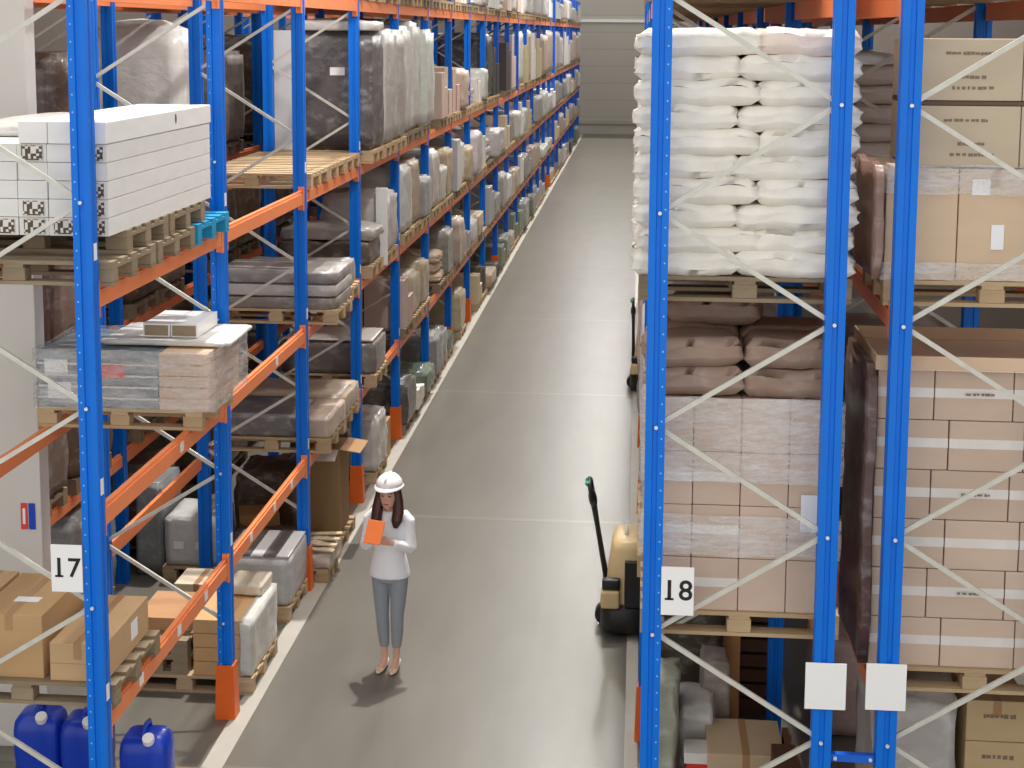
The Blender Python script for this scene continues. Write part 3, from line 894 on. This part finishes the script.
for lay, (nx, hz) in enumerate(((2, 0), (2, 1), (1, 2))):
    for jx in range(nx):
        for jy in range(2):
            if lay == 2 and jy == 0: continue
            i += 1
            x = W + .29 + jx * .56 + (.12 if lay == 2 else 0); y = ys + .22 + jy * .42
            if lay == 1 and jy == 0 and jx == 0: x -= .03
            o = put('brown_sack', sackm(.56, .42, .168, i % 4), None, (x, y, zs + lay * .165), (R(random.uniform(-2, 2)), 0, R(random.uniform(-7, 7))), lin(164, 138, 122))
            thing(o, f'brown sack, {ORD[lay+1]} layer, {"aisle side" if jx == 0 else "inner side"}, {"front" if jy == 0 else "behind"}, on the carton block', 'sack', 'brown sacks on the carton block')
# white sacks
pallet(W - .05, W + 1.15, ys, ys + .8, zB, 'wooden pallet under the tall stack of white sacks', True, 'wood_old')
zc = zB + .14
NL = 10; hz = .139
for r in range(NL):
    for jx in range(2):
        for jy in range(2):
            off = .07 if r % 2 else -.05
            wa = .6 + (off if jx == 0 else -off)
            xc = (W - .06 + wa / 2) if jx == 0 else (W + 1.15 - wa / 2)
            o = put('white_sack', sackm(round(wa + .04, 2), .43, .15, (r + jx * 2 + jy) % 4), None, (xc + random.uniform(-.012, .012), ys + .2 + jy * .42 + random.uniform(-.015, .015), zc + r * hz),
                    (R(random.uniform(-1.5, 1.5)), R(random.uniform(-2, 2)), R(random.uniform(-3, 3))), lin(250, 244, 232) if not (r == 9 and jx) else lin(246, 228, 214))
            thing(o, f'white sack, {ORD[r+1]} layer from below, {"aisle side" if jx == 0 else "inner side"}, {"front row" if jy == 0 else "rear row"}, tall stack', 'sack', 'white sacks of the tall stack')
# floor goods of the white-sack rack, first bay
crate('carton', 3.68, 4.2, 9.85, 10.4, 0, .5, 'beige carton with a dark gap on the floor under the carton block', (206, 184, 150), tape='top')
o = crate('carton', 4.22, 4.52 - .24, 9.8, 10.3, 0, .5, 'sliver of dark brown carton beside the beige one', (112, 84, 62))
o = crate('brown_crate', 4.1, 4.28, 9.2, 9.8, 0, .62, 'dark brown crate with round holes by the blank sign', (96, 70, 52))
crate('carton', 3.52, 3.78, 9.9, 10.2, .0, .26, 'tan carton under the red box', (196, 158, 118))
crate('red_box', 3.54, 3.78, 9.92, 10.18, .262, .37, 'bright red box on the tan carton under the sack rack', (214, 62, 50), 'box')
crate('white_box', 3.52, 3.74, 9.94, 10.16, .372, .45, 'small white box on the red box under the sack rack', (232, 230, 226), 'box')
wrapped(3.5, 3.75, 10.3, 10.7, 0, .62, 'white plastic drum wrapped in film behind the red box', (226, 224, 220), .03, .03)
wrapped(3.66, 3.86, 10.55, 10.9, 0, .84, 'grey upright wrapped box behind the beige carton', (170, 158, 150), .015)
wrapped(3.26, 3.48, 10.0, 10.5, 0, .9, 'mixed green and white bundle beside the aisle post', (176, 180, 160), .05, .03)
wrapped(3.28, 3.85, 11.2, 11.9, 0, 1.25, 'dark film-covered heap at the back of the first bay floor', (88, 80, 66), .06, .1)
for r in range(7):
    crate('slatted_tray', 3.95, 4.25, 11.6, 12.2, .0 + r * .125, r * .125 + .1, f'reddish-brown slatted tray, {ORD[r+1]} from below, under the sack rack', (126, 92, 76), 'tray', bev=.004)
crate('carton', 3.84, 3.99, 11.3, 11.5, 0, 1.02, 'narrow orange-tan carton leaning by the slatted trays', (208, 150, 100))
wrapped(4.1, 4.3, 12.25, 12.85, 0, 1.5, 'dark olive wrapped tower at the rear post', (80, 78, 62), .04)

# white-sack rack, further bays: bulging wrapped loads
def rbays(x0, x1, ks, ZZ, rack, base):
    for k in ks:
        for lev in range(len(ZZ) + 1):
            zb = 0 if lev == 0 else ZZ[lev - 1] + BH
            for s in range(2):
                a = Yr(k) + .12 + s * 1.28; b = a + 1.2
                if lev == 0 and k == 1 and base: continue
                if lev == 0 and k == 5 and base: continue
                cn = random.choice(['white', 'white', 'grey', 'pinkish', 'beige']); w_ = f'{SHELF[lev]}, {ORD[k+1]} bay, {("near half", "far half")[s]}, {rack}'
                h = random.uniform(.9, 1.35) if lev else random.uniform(.6, 1.2)
                pallet(x0 + .02, x1 - .02, a, b, zb, f'wooden pallet, {w_}', False)
                wrapped(x0 - (random.uniform(.0, .05) if base else -.02), x1, a, b, zb + .145, zb + .145 + h, f'{cn} bulging wrapped load, {w_}', PAL[cn], .035, .06)


rbays(W + .03, W + D + .03, range(1, 8), ZR1, 'white-sack rack', True)
# second half of first bay
for lev in range(1, 4):
    zb = ZR1[lev - 1] + BH; a = ys + .9; b = YR + L - .12
    pallet(W - .03, W + D, a, b, zb, f'wooden pallet, {SHELF[lev]}, behind the front stack, white-sack rack', False)
    wrapped(W - .06 if lev == 2 else W + .02, W + D + .02, a, b, zb + .145, zb + (1.2 if lev < 3 else .5), f'white bulging wrapped load, {SHELF[lev]}, behind the front stack, white-sack rack', (232, 226, 218), .05, .05)

# ------------------------------------------------------------------ outer carton rack, first bay
gz1 = ZR2[0] + BH; gz2 = ZR2[1] + BH
pallet(GX - .02, GX + 1.18, ys, ys + .8, gz1, 'light wooden pallet under the tape-banded carton wall', True)
zc = gz1 + .145; rowh = .293
for r in range(6):
    edges = [GX - .03, GX + .29, GX + .73, GX + 1.17] if r % 2 else [GX - .03, GX + .38, GX + .8, GX + 1.17]
    for c in range(3):
        o = crate('carton', edges[c] + .003, edges[c + 1] - .003, ys + .02 + random.uniform(0, .01), ys + .8, zc + r * rowh, zc + (r + 1) * rowh - .004,
                  f'tan carton with pale tape band, {ORD[r+1]} row from below, {ORD[c+1]} column of the carton wall', (212 + (jq := random.randint(-5, 5)), 188 + jq, 168 + jq), tape='band', group='tape-banded cartons')
        if c == 1 and r % 2: dashes(o, .03, rowh * .53, .16, .016, -.405)
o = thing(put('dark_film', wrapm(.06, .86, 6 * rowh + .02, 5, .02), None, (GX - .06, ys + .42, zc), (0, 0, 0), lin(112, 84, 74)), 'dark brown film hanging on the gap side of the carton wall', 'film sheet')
zt_ = zc + 6 * rowh
o = empty('cardboard_lid', (GX + .57, ys + .42, zt_), 'shallow brown cardboard lid capping the carton wall', 'lid')
put('top_sheet', MB().box(-.62, .62, -.44, .44, .001, .008).mesh('t', M['carton']), o, color=lin(236, 210, 186))
for nm, bb in (('rim', (-.62, .62, -.44, -.43)), ('rim', (-.62, .62, .43, .44)), ('rim', (-.62, -.61, -.43, .43)), ('rim', (.61, .62, -.43, .43))):
    put(nm, boxm(bb[1] - bb[0], bb[3] - bb[2], .075, 'carton', .002), o, ((bb[0] + bb[1]) / 2, (bb[2] + bb[3]) / 2, .008), color=lin(226, 196, 166))
# second shelf
pallet(GX - .02, GX + 1.18, ys, ys + .8, gz2, 'wooden pallet under the label-marked cartons, outer rack', True)
zc = gz2 + .145
for c in range(3):
    o = crate('carton', GX - .02 + c * .4, GX - .02 + (c + 1) * .4 - .006, ys + .02, ys + .8, zc, zc + .63, f'tall tan carton under glossy film, {ORD[c+1]} from the gap, outer rack', (222, 196, 166), tape='top')
    if c == 1: paper_on(o, .02, .25, .07, .14, -.395); paper_on(o, -.08, .53, .1, .09, -.395)
o = thing(put('stretch_film', sleeve(1.21, .84, .16, 31), None, (GX + .57, ys + .42, zc + .49)), 'white stretch film band round the tall tan cartons', 'stretch film')
o = thing(put('stretch_film', sleeve(1.21, .84, .1, 33), None, (GX + .57, ys + .42, zc + .004)), 'white stretch film skirt at the foot of the tall tan cartons', 'stretch film')
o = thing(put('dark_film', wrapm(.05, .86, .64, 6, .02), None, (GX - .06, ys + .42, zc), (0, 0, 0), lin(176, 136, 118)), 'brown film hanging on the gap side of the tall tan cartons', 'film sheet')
zc += .64
for r in range(2):
    for c in range(2):
        x0 = GX + .12 + c * .58
        o = crate('carton', x0, x0 + .575, ys + .02, ys + .8, zc + r * .37, zc + r * .37 + .34 + (.0 if r else .0),
                  f'large tan carton with dark print, {("lower", "upper")[r]} layer, {ORD[c+1]} from the gap, outer rack', (206, 190, 164), tape=None, group='large printed cartons')
        for zz, xx, ww in ((.26, .0, .26), (.13, .03, .16), (.07, .03, .24)):
            dashes(o, xx, zz, ww, .02, -.3915)
    crate('dark_board', GX + .12, GX + 1.28, ys + .03, ys + .8, zc + r * .37 + .342, zc + r * .37 + .368, f'thin dark board on the {("lower", "upper")[r]} printed cartons', (112, 92, 78), 'board') if r == 0 else None
# floor of the outer rack
wrapped(GX + .08, GX + .56, 8.75, 9.6, .144, 1.5, 'clear-wrapped pale load tapering upward, floor of the outer rack', (202, 196, 190), .04, .05)
pallet(GX - .02, GX + 1.18, 8.75, 9.6, 0, 'wooden pallet on the floor of the outer rack', True)
for r in range(5):
    o = crate('carton', GX + .62, GX + .98, 8.8, 9.4, .145 + r * .26, .145 + r * .26 + .255, f'beige carton with dark print, {ORD[r+1]} from below, floor of the outer rack', (214, 186, 144) if r > 2 else (200, 186, 164), group='stacked printed cartons', tape='top' if r == 4 else None)
    dashes(o, .02, .16, .2, .03, -.3015)
o = crate('carton', GX + .6, GX + .8, 9.5, 9.9, 0, 1.42, 'tall slim beige carton behind the printed stack, outer rack', (206, 178, 146))
crate('grey_panel', GX + 1.0, GX + 1.16, 8.8, 8.84, .145, 1.5, 'plain grey panel standing beside the printed stack', (176, 172, 168), 'panel', 'paint')
wrapped(4.6, 5.15, 11.2, 12.2, 0, .75, 'pinkish film-wrapped load seen in the gap between racks', (214, 186, 176), .03)
wrapped(4.62, 5.6, 11.2, 12.2, ZR2[0] + BH + .145, ZR2[0] + 1.6, 'brown wrapped tower, lowest shelf, second bay, outer rack', (124, 96, 80), .03)
pallet(4.58, 5.6, 11.2, 12.2, ZR2[0] + BH, 'wooden pallet under the brown wrapped tower, outer rack', False)
pallet(4.56, 5.6, 11.25, 12.1, ZR2[1] + BH, 'wooden pallet under pinkish-white sacks, outer rack', False)
for r in range(8):
    o = put('pale_sack', sackm(1.04, .8, .143, r % 4), None, (5.1 + random.uniform(-.01, .01), 11.68, ZR2[1] + BH + .144 + r * .142), (0, 0, R(random.uniform(-1.5, 1.5))), lin(244, 230, 220))
    thing(o, f'pinkish-white sack, {ORD[r+1]} from below, seen between the two racks', 'sack', 'pinkish-white sacks')
wrapped(4.6, 5.6, ys + .95, YR + L - .15, ZR2[2] + BH + .145, ZR2[2] + .9, 'pale wrapped load on the top shelf, first bay, outer rack', (232, 222, 212), .04, .05)
pallet(4.56, 5.6, ys + .95, YR + L - .15, ZR2[2] + BH, 'wooden pallet on the top shelf, first bay, outer rack', False)
rbays(GX, GX + D, range(2, 5), ZR2, 'outer carton rack', False)
wrapped(GX + .04, GX + D, 11.2, 13.4, ZR2[2] + BH + .145, ZR2[2] + 1, 'pale wrapped load on the top shelf, second bay, outer rack', (232, 222, 212), .04, .05)
pallet(GX + .02, GX + D, 11.2, 13.4, ZR2[2] + BH, 'wooden pallet on the top shelf, second bay, outer rack', False)


# ------------------------------------------------------------------ pallet trucks
def truck(x, y, tilt, label):
    o = empty('pallet_truck', (x, y, 0), label, 'pallet truck')
    m = MB(); n = 24
    def ring(w, d, z, cx=0):
        return [(cx + w * (abs(math.cos(t)) ** .5) * math.copysign(1, math.cos(t)), d * (abs(math.sin(t)) ** .5) * math.copysign(1, math.sin(t)), z) for t in (2 * math.pi * k / n + .01 for k in range(n))]
    put('chassis', MB().loft([ring(.2, .36, .05, .2), ring(.23, .38, .08, .2), ring(.23, .38, .26, .2), ring(.21, .35, .3, .2)]).mesh('c', M['dark'], True), o)
    put('body_cover', m.loft([ring(.17, .33, .3, .2), ring(.185, .34, .34, .2), ring(.175, .32, .55, .21), ring(.155, .29, .8, .225), ring(.14, .26, .86, .23), ring(.11, .22, .88, .24)]).mesh('b', M['cream'], True), o)
    put('front_cowl', MB().box(-.02, .15, -.4, -.3, .29, .46).mesh('w', M['cream'], True, .03, 3), o)
    put('dark_band', MB().box(-.01, .15, -.385, -.3, .462, .56).mesh('d', M['dark'], True, .02, 2), o)
    put('vent_panel', MB().box(.19, .33, -.365, -.3, .3, .72).mesh('v', M['dark'], False, .008), o)
    put('grab_handle', MB().tube([(.2, -.08, .87), (.2, -.08, .93), (.2, .08, .93), (.2, .08, .87)], .014, 8).mesh('g', M['whiteplastic'], True), o)
    put('drive_wheel', MB().tube([(.02, -.05, .1), (.02, .05, .1)], .1, 18).mesh('wh', M['dark']), o)
    for s in (-1, 1):
        f = put('fork', MB().box(.4, 1.5, s * .2 - .08, s * .2 + .08, .06, .11).mesh('f', M['cream'], False, .01), o)
        put('fork_wheel', MB().tube([(1.4, s * .2 - .03, .04), (1.4, s * .2 + .03, .04)], .04, 12).mesh('fw', M['dark']), f)
    tl = put('tiller_arm', MB().tube([(0, 0, 0), (0, 0, .5), (0, 0, .72)], [.028, .024, .03], 10).mesh('t', M['dark'], True), o, (.02, 0, .44), (0, tilt, 0))
    m = MB(); m.tube([(0, -.03, .7), (0, -.12, .78), (0, -.12, .9), (0, 0, .95), (0, .12, .9), (0, .12, .78), (0, .03, .7)], .02, 8); m.ell((0, 0, .76), (.04, .07, .09))
    hd = put('control_handle', m.mesh('h', M['dark'], True), tl)
    for s in (-1, 1): put('green_button', MB().ell((-.02, s * .06, .92), (.025, .035, .025)).mesh('gb', M['green'], True), hd)
    return o


truck(2.88, 13.3, R(-10), 'cream and black pallet truck with raised tiller beside the white-sack rack')
truck(3.08, 22.6, R(-1), 'far pallet truck whose black upright tiller peeks out from the white-sack rack')


# ------------------------------------------------------------------ the woman
def remeshed(mb, name, voxel, smooth, mats):
    me = mb.mesh(name, mats[0], True)
    o = bpy.data.objects.new('tmp', me); C.objects.link(o)
    r = o.modifiers.new('r', 'REMESH'); r.mode = 'VOXEL'; r.voxel_size = voxel; r.use_smooth_shade = True
    s = o.modifiers.new('s', 'SMOOTH'); s.factor = .5; s.iterations = smooth
    dg = bpy.context.evaluated_depsgraph_get()
    out = bpy.data.meshes.new_from_object(o.evaluated_get(dg)); bpy.data.objects.remove(o)
    out.materials.clear()
    for m in mats: out.materials.append(m)
    for p in out.polygons: p.use_smooth = True
    return out


def ring(cx, cy, z, rx, ry, n=24, p=1.0):
    return [(cx + rx * math.cos(t), cy + ry * math.sin(t), z) for t in (2 * math.pi * k / n for k in range(n))]


# she faces -y; her right hand (x<0) holds the tablet, head bowed towards it
PW = empty('person', (1.08, 12.14, 0), 'woman in white blouse, grey trousers and white hard hat holding an orange tablet', 'person', None, R(-8))
hc = Vector((.008, -.03, 1.54))   # head centre
RH = Vector((-.095, -.245, 1.17)); LH = Vector((.0, -.25, 1.16))
RS, LS = Vector((-.165, .0, 1.345)), Vector((.165, .0, 1.345))
RE, LE = Vector((-.205, -.03, 1.075)), Vector((.205, -.03, 1.08))
RW, LW = Vector((-.085, -.2, 1.2)), Vector((.085, -.215, 1.19))


def finger(m, base, d1, d2, d3, l, r):
    p = [Vector(base)]
    for d, f in ((d1, .45), (d2, .32), (d3, .23)): p.append(p[-1] + Vector(d).normalized() * l * f)
    m.tube(p, [r, r * .95, r * .88, r * .7], 8)


def hand(m, w, fw, side, holding):
    """w wrist, fw forward direction, side: unit vector from little finger to thumb"""
    fw = fw.normalized(); side = side.normalized(); nrm = fw.cross(side)
    pc = w + fw * .045
    rings = []
    for t, wd, th in ((0, .024, .018), (.02, .034, .015), (.06, .039, .014), (.085, .037, .012)):
        c = w + fw * t
        rings.append([c + side * wd * math.cos(a) + nrm * th * math.sin(a) for a in (2 * math.pi * k / 12 for k in range(12))])
    m.loft(rings)
    for i, ln in enumerate((.066, .075, .07, .055)):
        b = w + fw * .078 + side * (.027 - .018 * i)
        if holding: finger(m, b, fw + nrm * .25, fw * .5 + nrm, -fw * .2 + nrm, ln, .0075)
        else: finger(m, b, fw + nrm * .1 * i, fw + nrm * (.3 + .15 * i), fw * .6 + nrm * .7, ln, .0075)
    finger(m, w + fw * .025 + side * .026, side + fw * .6, side * .4 + fw, fw + side * .1 - nrm * .1, .062, .009)


b = MB()
b.ell(hc, (.073, .092, .112), 20, 14)                                   # skull
b.ell(hc + Vector((0, -.022, -.055)), (.056, .066, .065), 16, 10)       # jaw
b.tube([hc + Vector((0, -.085, .012)), hc + Vector((0, -.104, -.022))], [.009, .014], 8)   # nose
b.ell(hc + Vector((0, -.088, -.056)), (.022, .01, .008), 10, 6)
for s in (-1, 1):
    b.ell(hc + Vector((s * .074, .005, -.012)), (.01, .02, .03), 8, 6)
    b.ell(hc + Vector((s * .03, -.08, .012)), (.014, .01, .009), 8, 6)
b.tube([hc + Vector((0, .012, -.07)), Vector((0, .012, 1.36)), Vector((0, .015, 1.3))], [.05, .05, .07], 14)
b.loft([ring(0, .01, .84, .135, .09), ring(0, .01, .94, .125, .085), ring(0, .008, 1.05, .115, .082), ring(0, 0, 1.2, .135, .095), ring(0, .005, 1.3, .13, .078), ring(0, .01, 1.35, .1, .06), ring(0, .012, 1.39, .055, .05)])
for s, S_, E_, W_ in ((-1, RS, RE, RW), (1, LS, LE, LW)):
    b.tube([S_ + Vector((-s * .03, 0, .005)), S_, S_.lerp(E_, .5), E_], [.03, .028, .03, .032], 12)
    b.tube([E_, E_.lerp(W_, .4), W_], [.034, .033, .022], 12)
    hx = s * .078; ax = s * .052
    b.tube([(hx, .012, .86), (hx * .98, .005, .7), (hx * .85, 0, .47), (hx * .8, .015, .34), (ax, .02, .12), (ax, .02, .07)], [.07, .062, .044, .042, .027, .028], 14)
    # foot
    b.tube([(ax, .03, .075), (ax, -.02, .055), (ax + s * .006, -.09, .025), (ax + s * .008, -.15, .016)], [.03, .03, .032, .018], 10, .75)
hand(b, RW, Vector((.25, -.8, .55)), Vector((.6, -.1, .8)), True)
hand(b, LW, Vector((-.9, -.35, .2)), Vector((0, -.35, .95)), False)
body = remeshed(b, 'body', .0055, 3, [M['skin'], M['lip'], M['eye']])
for p in body.polygons:
    q = p.center - hc
    if q.y < -.05:
        if (q.x / .023) ** 2 + ((q.z + .057) / .009) ** 2 < 1 and q.y < -.07: p.material_index = 1
        for s in (-1, 1):
            if ((q.x - s * .03) / .014) ** 2 + ((q.z - .012) / .006) ** 2 < 1: p.material_index = 2
            if abs(q.x - s * .031) < .018 and .03 < q.z < .037: p.material_index = 2
put('body', body, PW)
# blouse
b = MB()
b.loft([ring(0, .012, .82, .178, .13), ring(0, .012, .86, .174, .128), ring(0, .012, .95, .156, .116), ring(0, .01, 1.05, .13, .1), ring(0, 0, 1.2, .152, .112), ring(0, .003, 1.3, .162, .1), ring(0, .01, 1.37, .125, .078), ring(0, .012, 1.4, .065, .06)])
for s, S_, E_, W_ in ((-1, RS, RE, RW), (1, LS, LE, LW)):
    b.tube([S_ + Vector((-s * .09, 0, .0)), S_ + Vector((-s * .03, 0, .01)), S_ + Vector((s * .005, 0, -.03)), S_.lerp(E_, .5), E_ + (E_ - S_) * .02], [.05, .058, .058, .05, .047], 14)
    b.tube([E_ + (S_ - E_) * .05, E_.lerp(W_, .4), E_.lerp(W_, .93)], [.05, .047, .036], 14)
put('blouse', remeshed(b, 'blouse', .009, 3, [M['blouse']]), PW)
cm = MB()
for s in (-1, 1): cm.tube([(s * .055, .03, 1.405), (s * .05, -.04, 1.39), (s * .015, -.1, 1.32)], [.016, .018, .008], 8, .6)
put('collar', cm.mesh('collar', M['blouse'], True), PW)
# trousers
b = MB()
b.loft([ring(0, .012, .78, .138, .1), ring(0, .012, .86, .146, .105), ring(0, .012, .93, .136, .098), ring(0, .012, .97, .125, .09)])
for s in (-1, 1):
    hx = s * .078; ax = s * .054
    b.tube([(hx, .012, .88), (hx, .012, .76), (hx * .95, .006, .62), (hx * .85, 0, .47), (hx * .8, .015, .34), (ax, .02, .19)], [.08, .08, .068, .056, .054, .042], 16)
put('trousers', remeshed(b, 'trousers', .008, 2, [M['trouser']]), PW)
# shoes
for s in (-1, 1):
    ax = s * .052
    m = MB()
    m.tube([(ax, .062, .06), (ax, .03, .05), (ax + s * .004, -.04, .03), (ax + s * .008, -.11, .02), (ax + s * .008, -.165, .014)], [.028, .036, .036, .036, .012], 12, .62)
    sh = put('shoe', remeshed(m, 'shoe', .005, 2, [M['shoe']]), PW)
    put('heel', MB().tube([(ax, .05, .045), (ax, .058, 0)], [.016, .009], 8).mesh('heel', M['shoe'], True), sh)
# hair: cap on the skull and long locks falling in front of both shoulders
b = MB()
b.ell(hc + Vector((0, .02, .018)), (.086, .096, .112), 20, 12)
b.tube([hc + Vector((0, .075, .03)), hc + Vector((0, .1, -.1)), Vector((0, .1, 1.3)), Vector((0, .1, 1.2))], [.07, .075, .07, .03], 14, .6)
for s in (-1, 1):
    b.tube([hc + Vector((s * .068, .0, .06)), hc + Vector((s * .084, -.01, -.04)), hc + Vector((s * .092, -.035, -.13)), hc + Vector((s * .09, -.08, -.2)), hc + Vector((s * .084, -.095, -.255))], [.03, .037, .042, .04, .016], 12, 1.2)
hair = remeshed(b, 'hair', .008, 2, [M['hair']])
bm = bmesh.new(); bm.from_mesh(hair)
cut = [v for v in bm.verts if (v.co - hc).y < -.03 and abs((v.co - hc).x) < .05 and -.11 < (v.co - hc).z < .13]
bmesh.ops.delete(bm, geom=cut, context='VERTS'); bm.to_mesh(hair); bm.free()
put('hair', hair, PW)
# hard hat
m = MB(); rings = []
hz0 = hc + Vector((0, .012, .085))
for t in (0, 12, 26, 42, 58, 74, 86):
    c, s_ = math.cos(R(t)), math.sin(R(t))
    rings.append([(hz0.x + .112 * c * math.cos(a), hz0.y + .132 * c * math.sin(a), hz0.z + .105 * s_) for a in (2 * math.pi * k / 28 for k in range(28))])
m.loft(rings)
hat = put('hard_hat', m.mesh('shell', M['helmet'], True), PW)
m = MB(); n = 28
inner = []; outer = []
for k in range(n):
    a = 2 * math.pi * k / n; fr = max(0, -math.sin(a))
    inner.append((hz0.x + .108 * math.cos(a), hz0.y + .128 * math.sin(a), hz0.z + .004))
    outer.append((hz0.x + (.124 + .004 * fr) * math.cos(a), hz0.y + (.142 + .035 * fr) * math.sin(a), hz0.z - .006 - .01 * fr))
m.loft([inner, outer, [(x, y, z - .006) for x, y, z in outer], [(x, y, z - .008) for x, y, z in inner]], False)
put('brim', m.mesh('brim', M['helmet'], True), hat)
put('ridge', MB().tube([(hz0.x, hz0.y - .115 , hz0.z + .05), (hz0.x, hz0.y - .06, hz0.z + .092), (hz0.x, hz0.y, hz0.z + .104), (hz0.x, hz0.y + .06, hz0.z + .094)], .011, 8).mesh('ridge', M['helmet'], True), hat)
# tablet in her hands
mw = Matrix.Translation(PW.location) @ Matrix.Rotation(R(-8), 4, 'Z')
tb = put('tablet', MB().box(-.075, .075, -.006, .006, -.1, .1).mesh('t', M['tablet'], False, .005), None, mw @ Vector((-.03, -.315, 1.305)), (R(-30), R(4), R(-10)))
thing(tb, 'orange tablet held by the woman in the hard hat', 'tablet')
put('screen', MB().box(-.064, .064, .006, .0075, -.087, .087).mesh('s', M['black']), tb)

# ------------------------------------------------------------------ lamps under the roof, out of the frame
for i, y in enumerate((14, 26, 38, 50, 62)):
    ld = bpy.data.lights.new('lamp_light', 'AREA'); ld.shape = 'RECTANGLE'; ld.size = .35; ld.size_y = 1.4; ld.energy = 260; ld.color = (1, .98, .94)
    lo = bpy.data.objects.new('lamp_light', ld); C.objects.link(lo); lo.location = (1.9, y, 9.04)

sd = bpy.data.lights.new('roof_light', 'SUN'); sd.energy = 3.2; sd.angle = R(1.5); sd.color = (1, .97, .93)
so = bpy.data.objects.new('roof_light', sd); C.objects.link(so)
dv = Vector((-.03, -.33, -1)).normalized()
so.rotation_euler = dv.to_track_quat('-Z', 'Y').to_euler(); so.location = (2, 12, 12)
w = bpy.data.worlds.new('hall_light'); S.world = w; w.use_nodes = True
w.node_tree.nodes['Background'].inputs[0].default_value = (1, .985, .96, 1)
w.node_tree.nodes['Background'].inputs[1].default_value = 1.15

# ------------------------------------------------------------------ camera
cd = bpy.data.cameras.new('camera'); co = bpy.data.objects.new('camera', cd); C.objects.link(co); S.camera = co
P, Yw, Ro = R(7.039), R(-4.812), R(.338)
fw = Vector((math.sin(Yw) * math.cos(P), math.cos(Yw) * math.cos(P), -math.sin(P)))
r = fw.cross(Vector((0, 0, 1))).normalized(); u = r.cross(fw)
r2 = r * math.cos(Ro) + u * math.sin(Ro); u2 = u * math.cos(Ro) - r * math.sin(Ro)
mt = Matrix((r2, u2, -fw)).transposed().to_4x4(); mt.translation = (3.142, 0, 5.421)
co.matrix_world = mt
cd.sensor_width = 36; cd.lens = 1496.85 / 1024 * 36; cd.shift_x = -1.398 / 1024; cd.shift_y = -167.38 / 1024; cd.clip_end = 300
S.view_settings.view_transform = 'Standard'; S.view_settings.look = 'None'; S.view_settings.exposure = 0
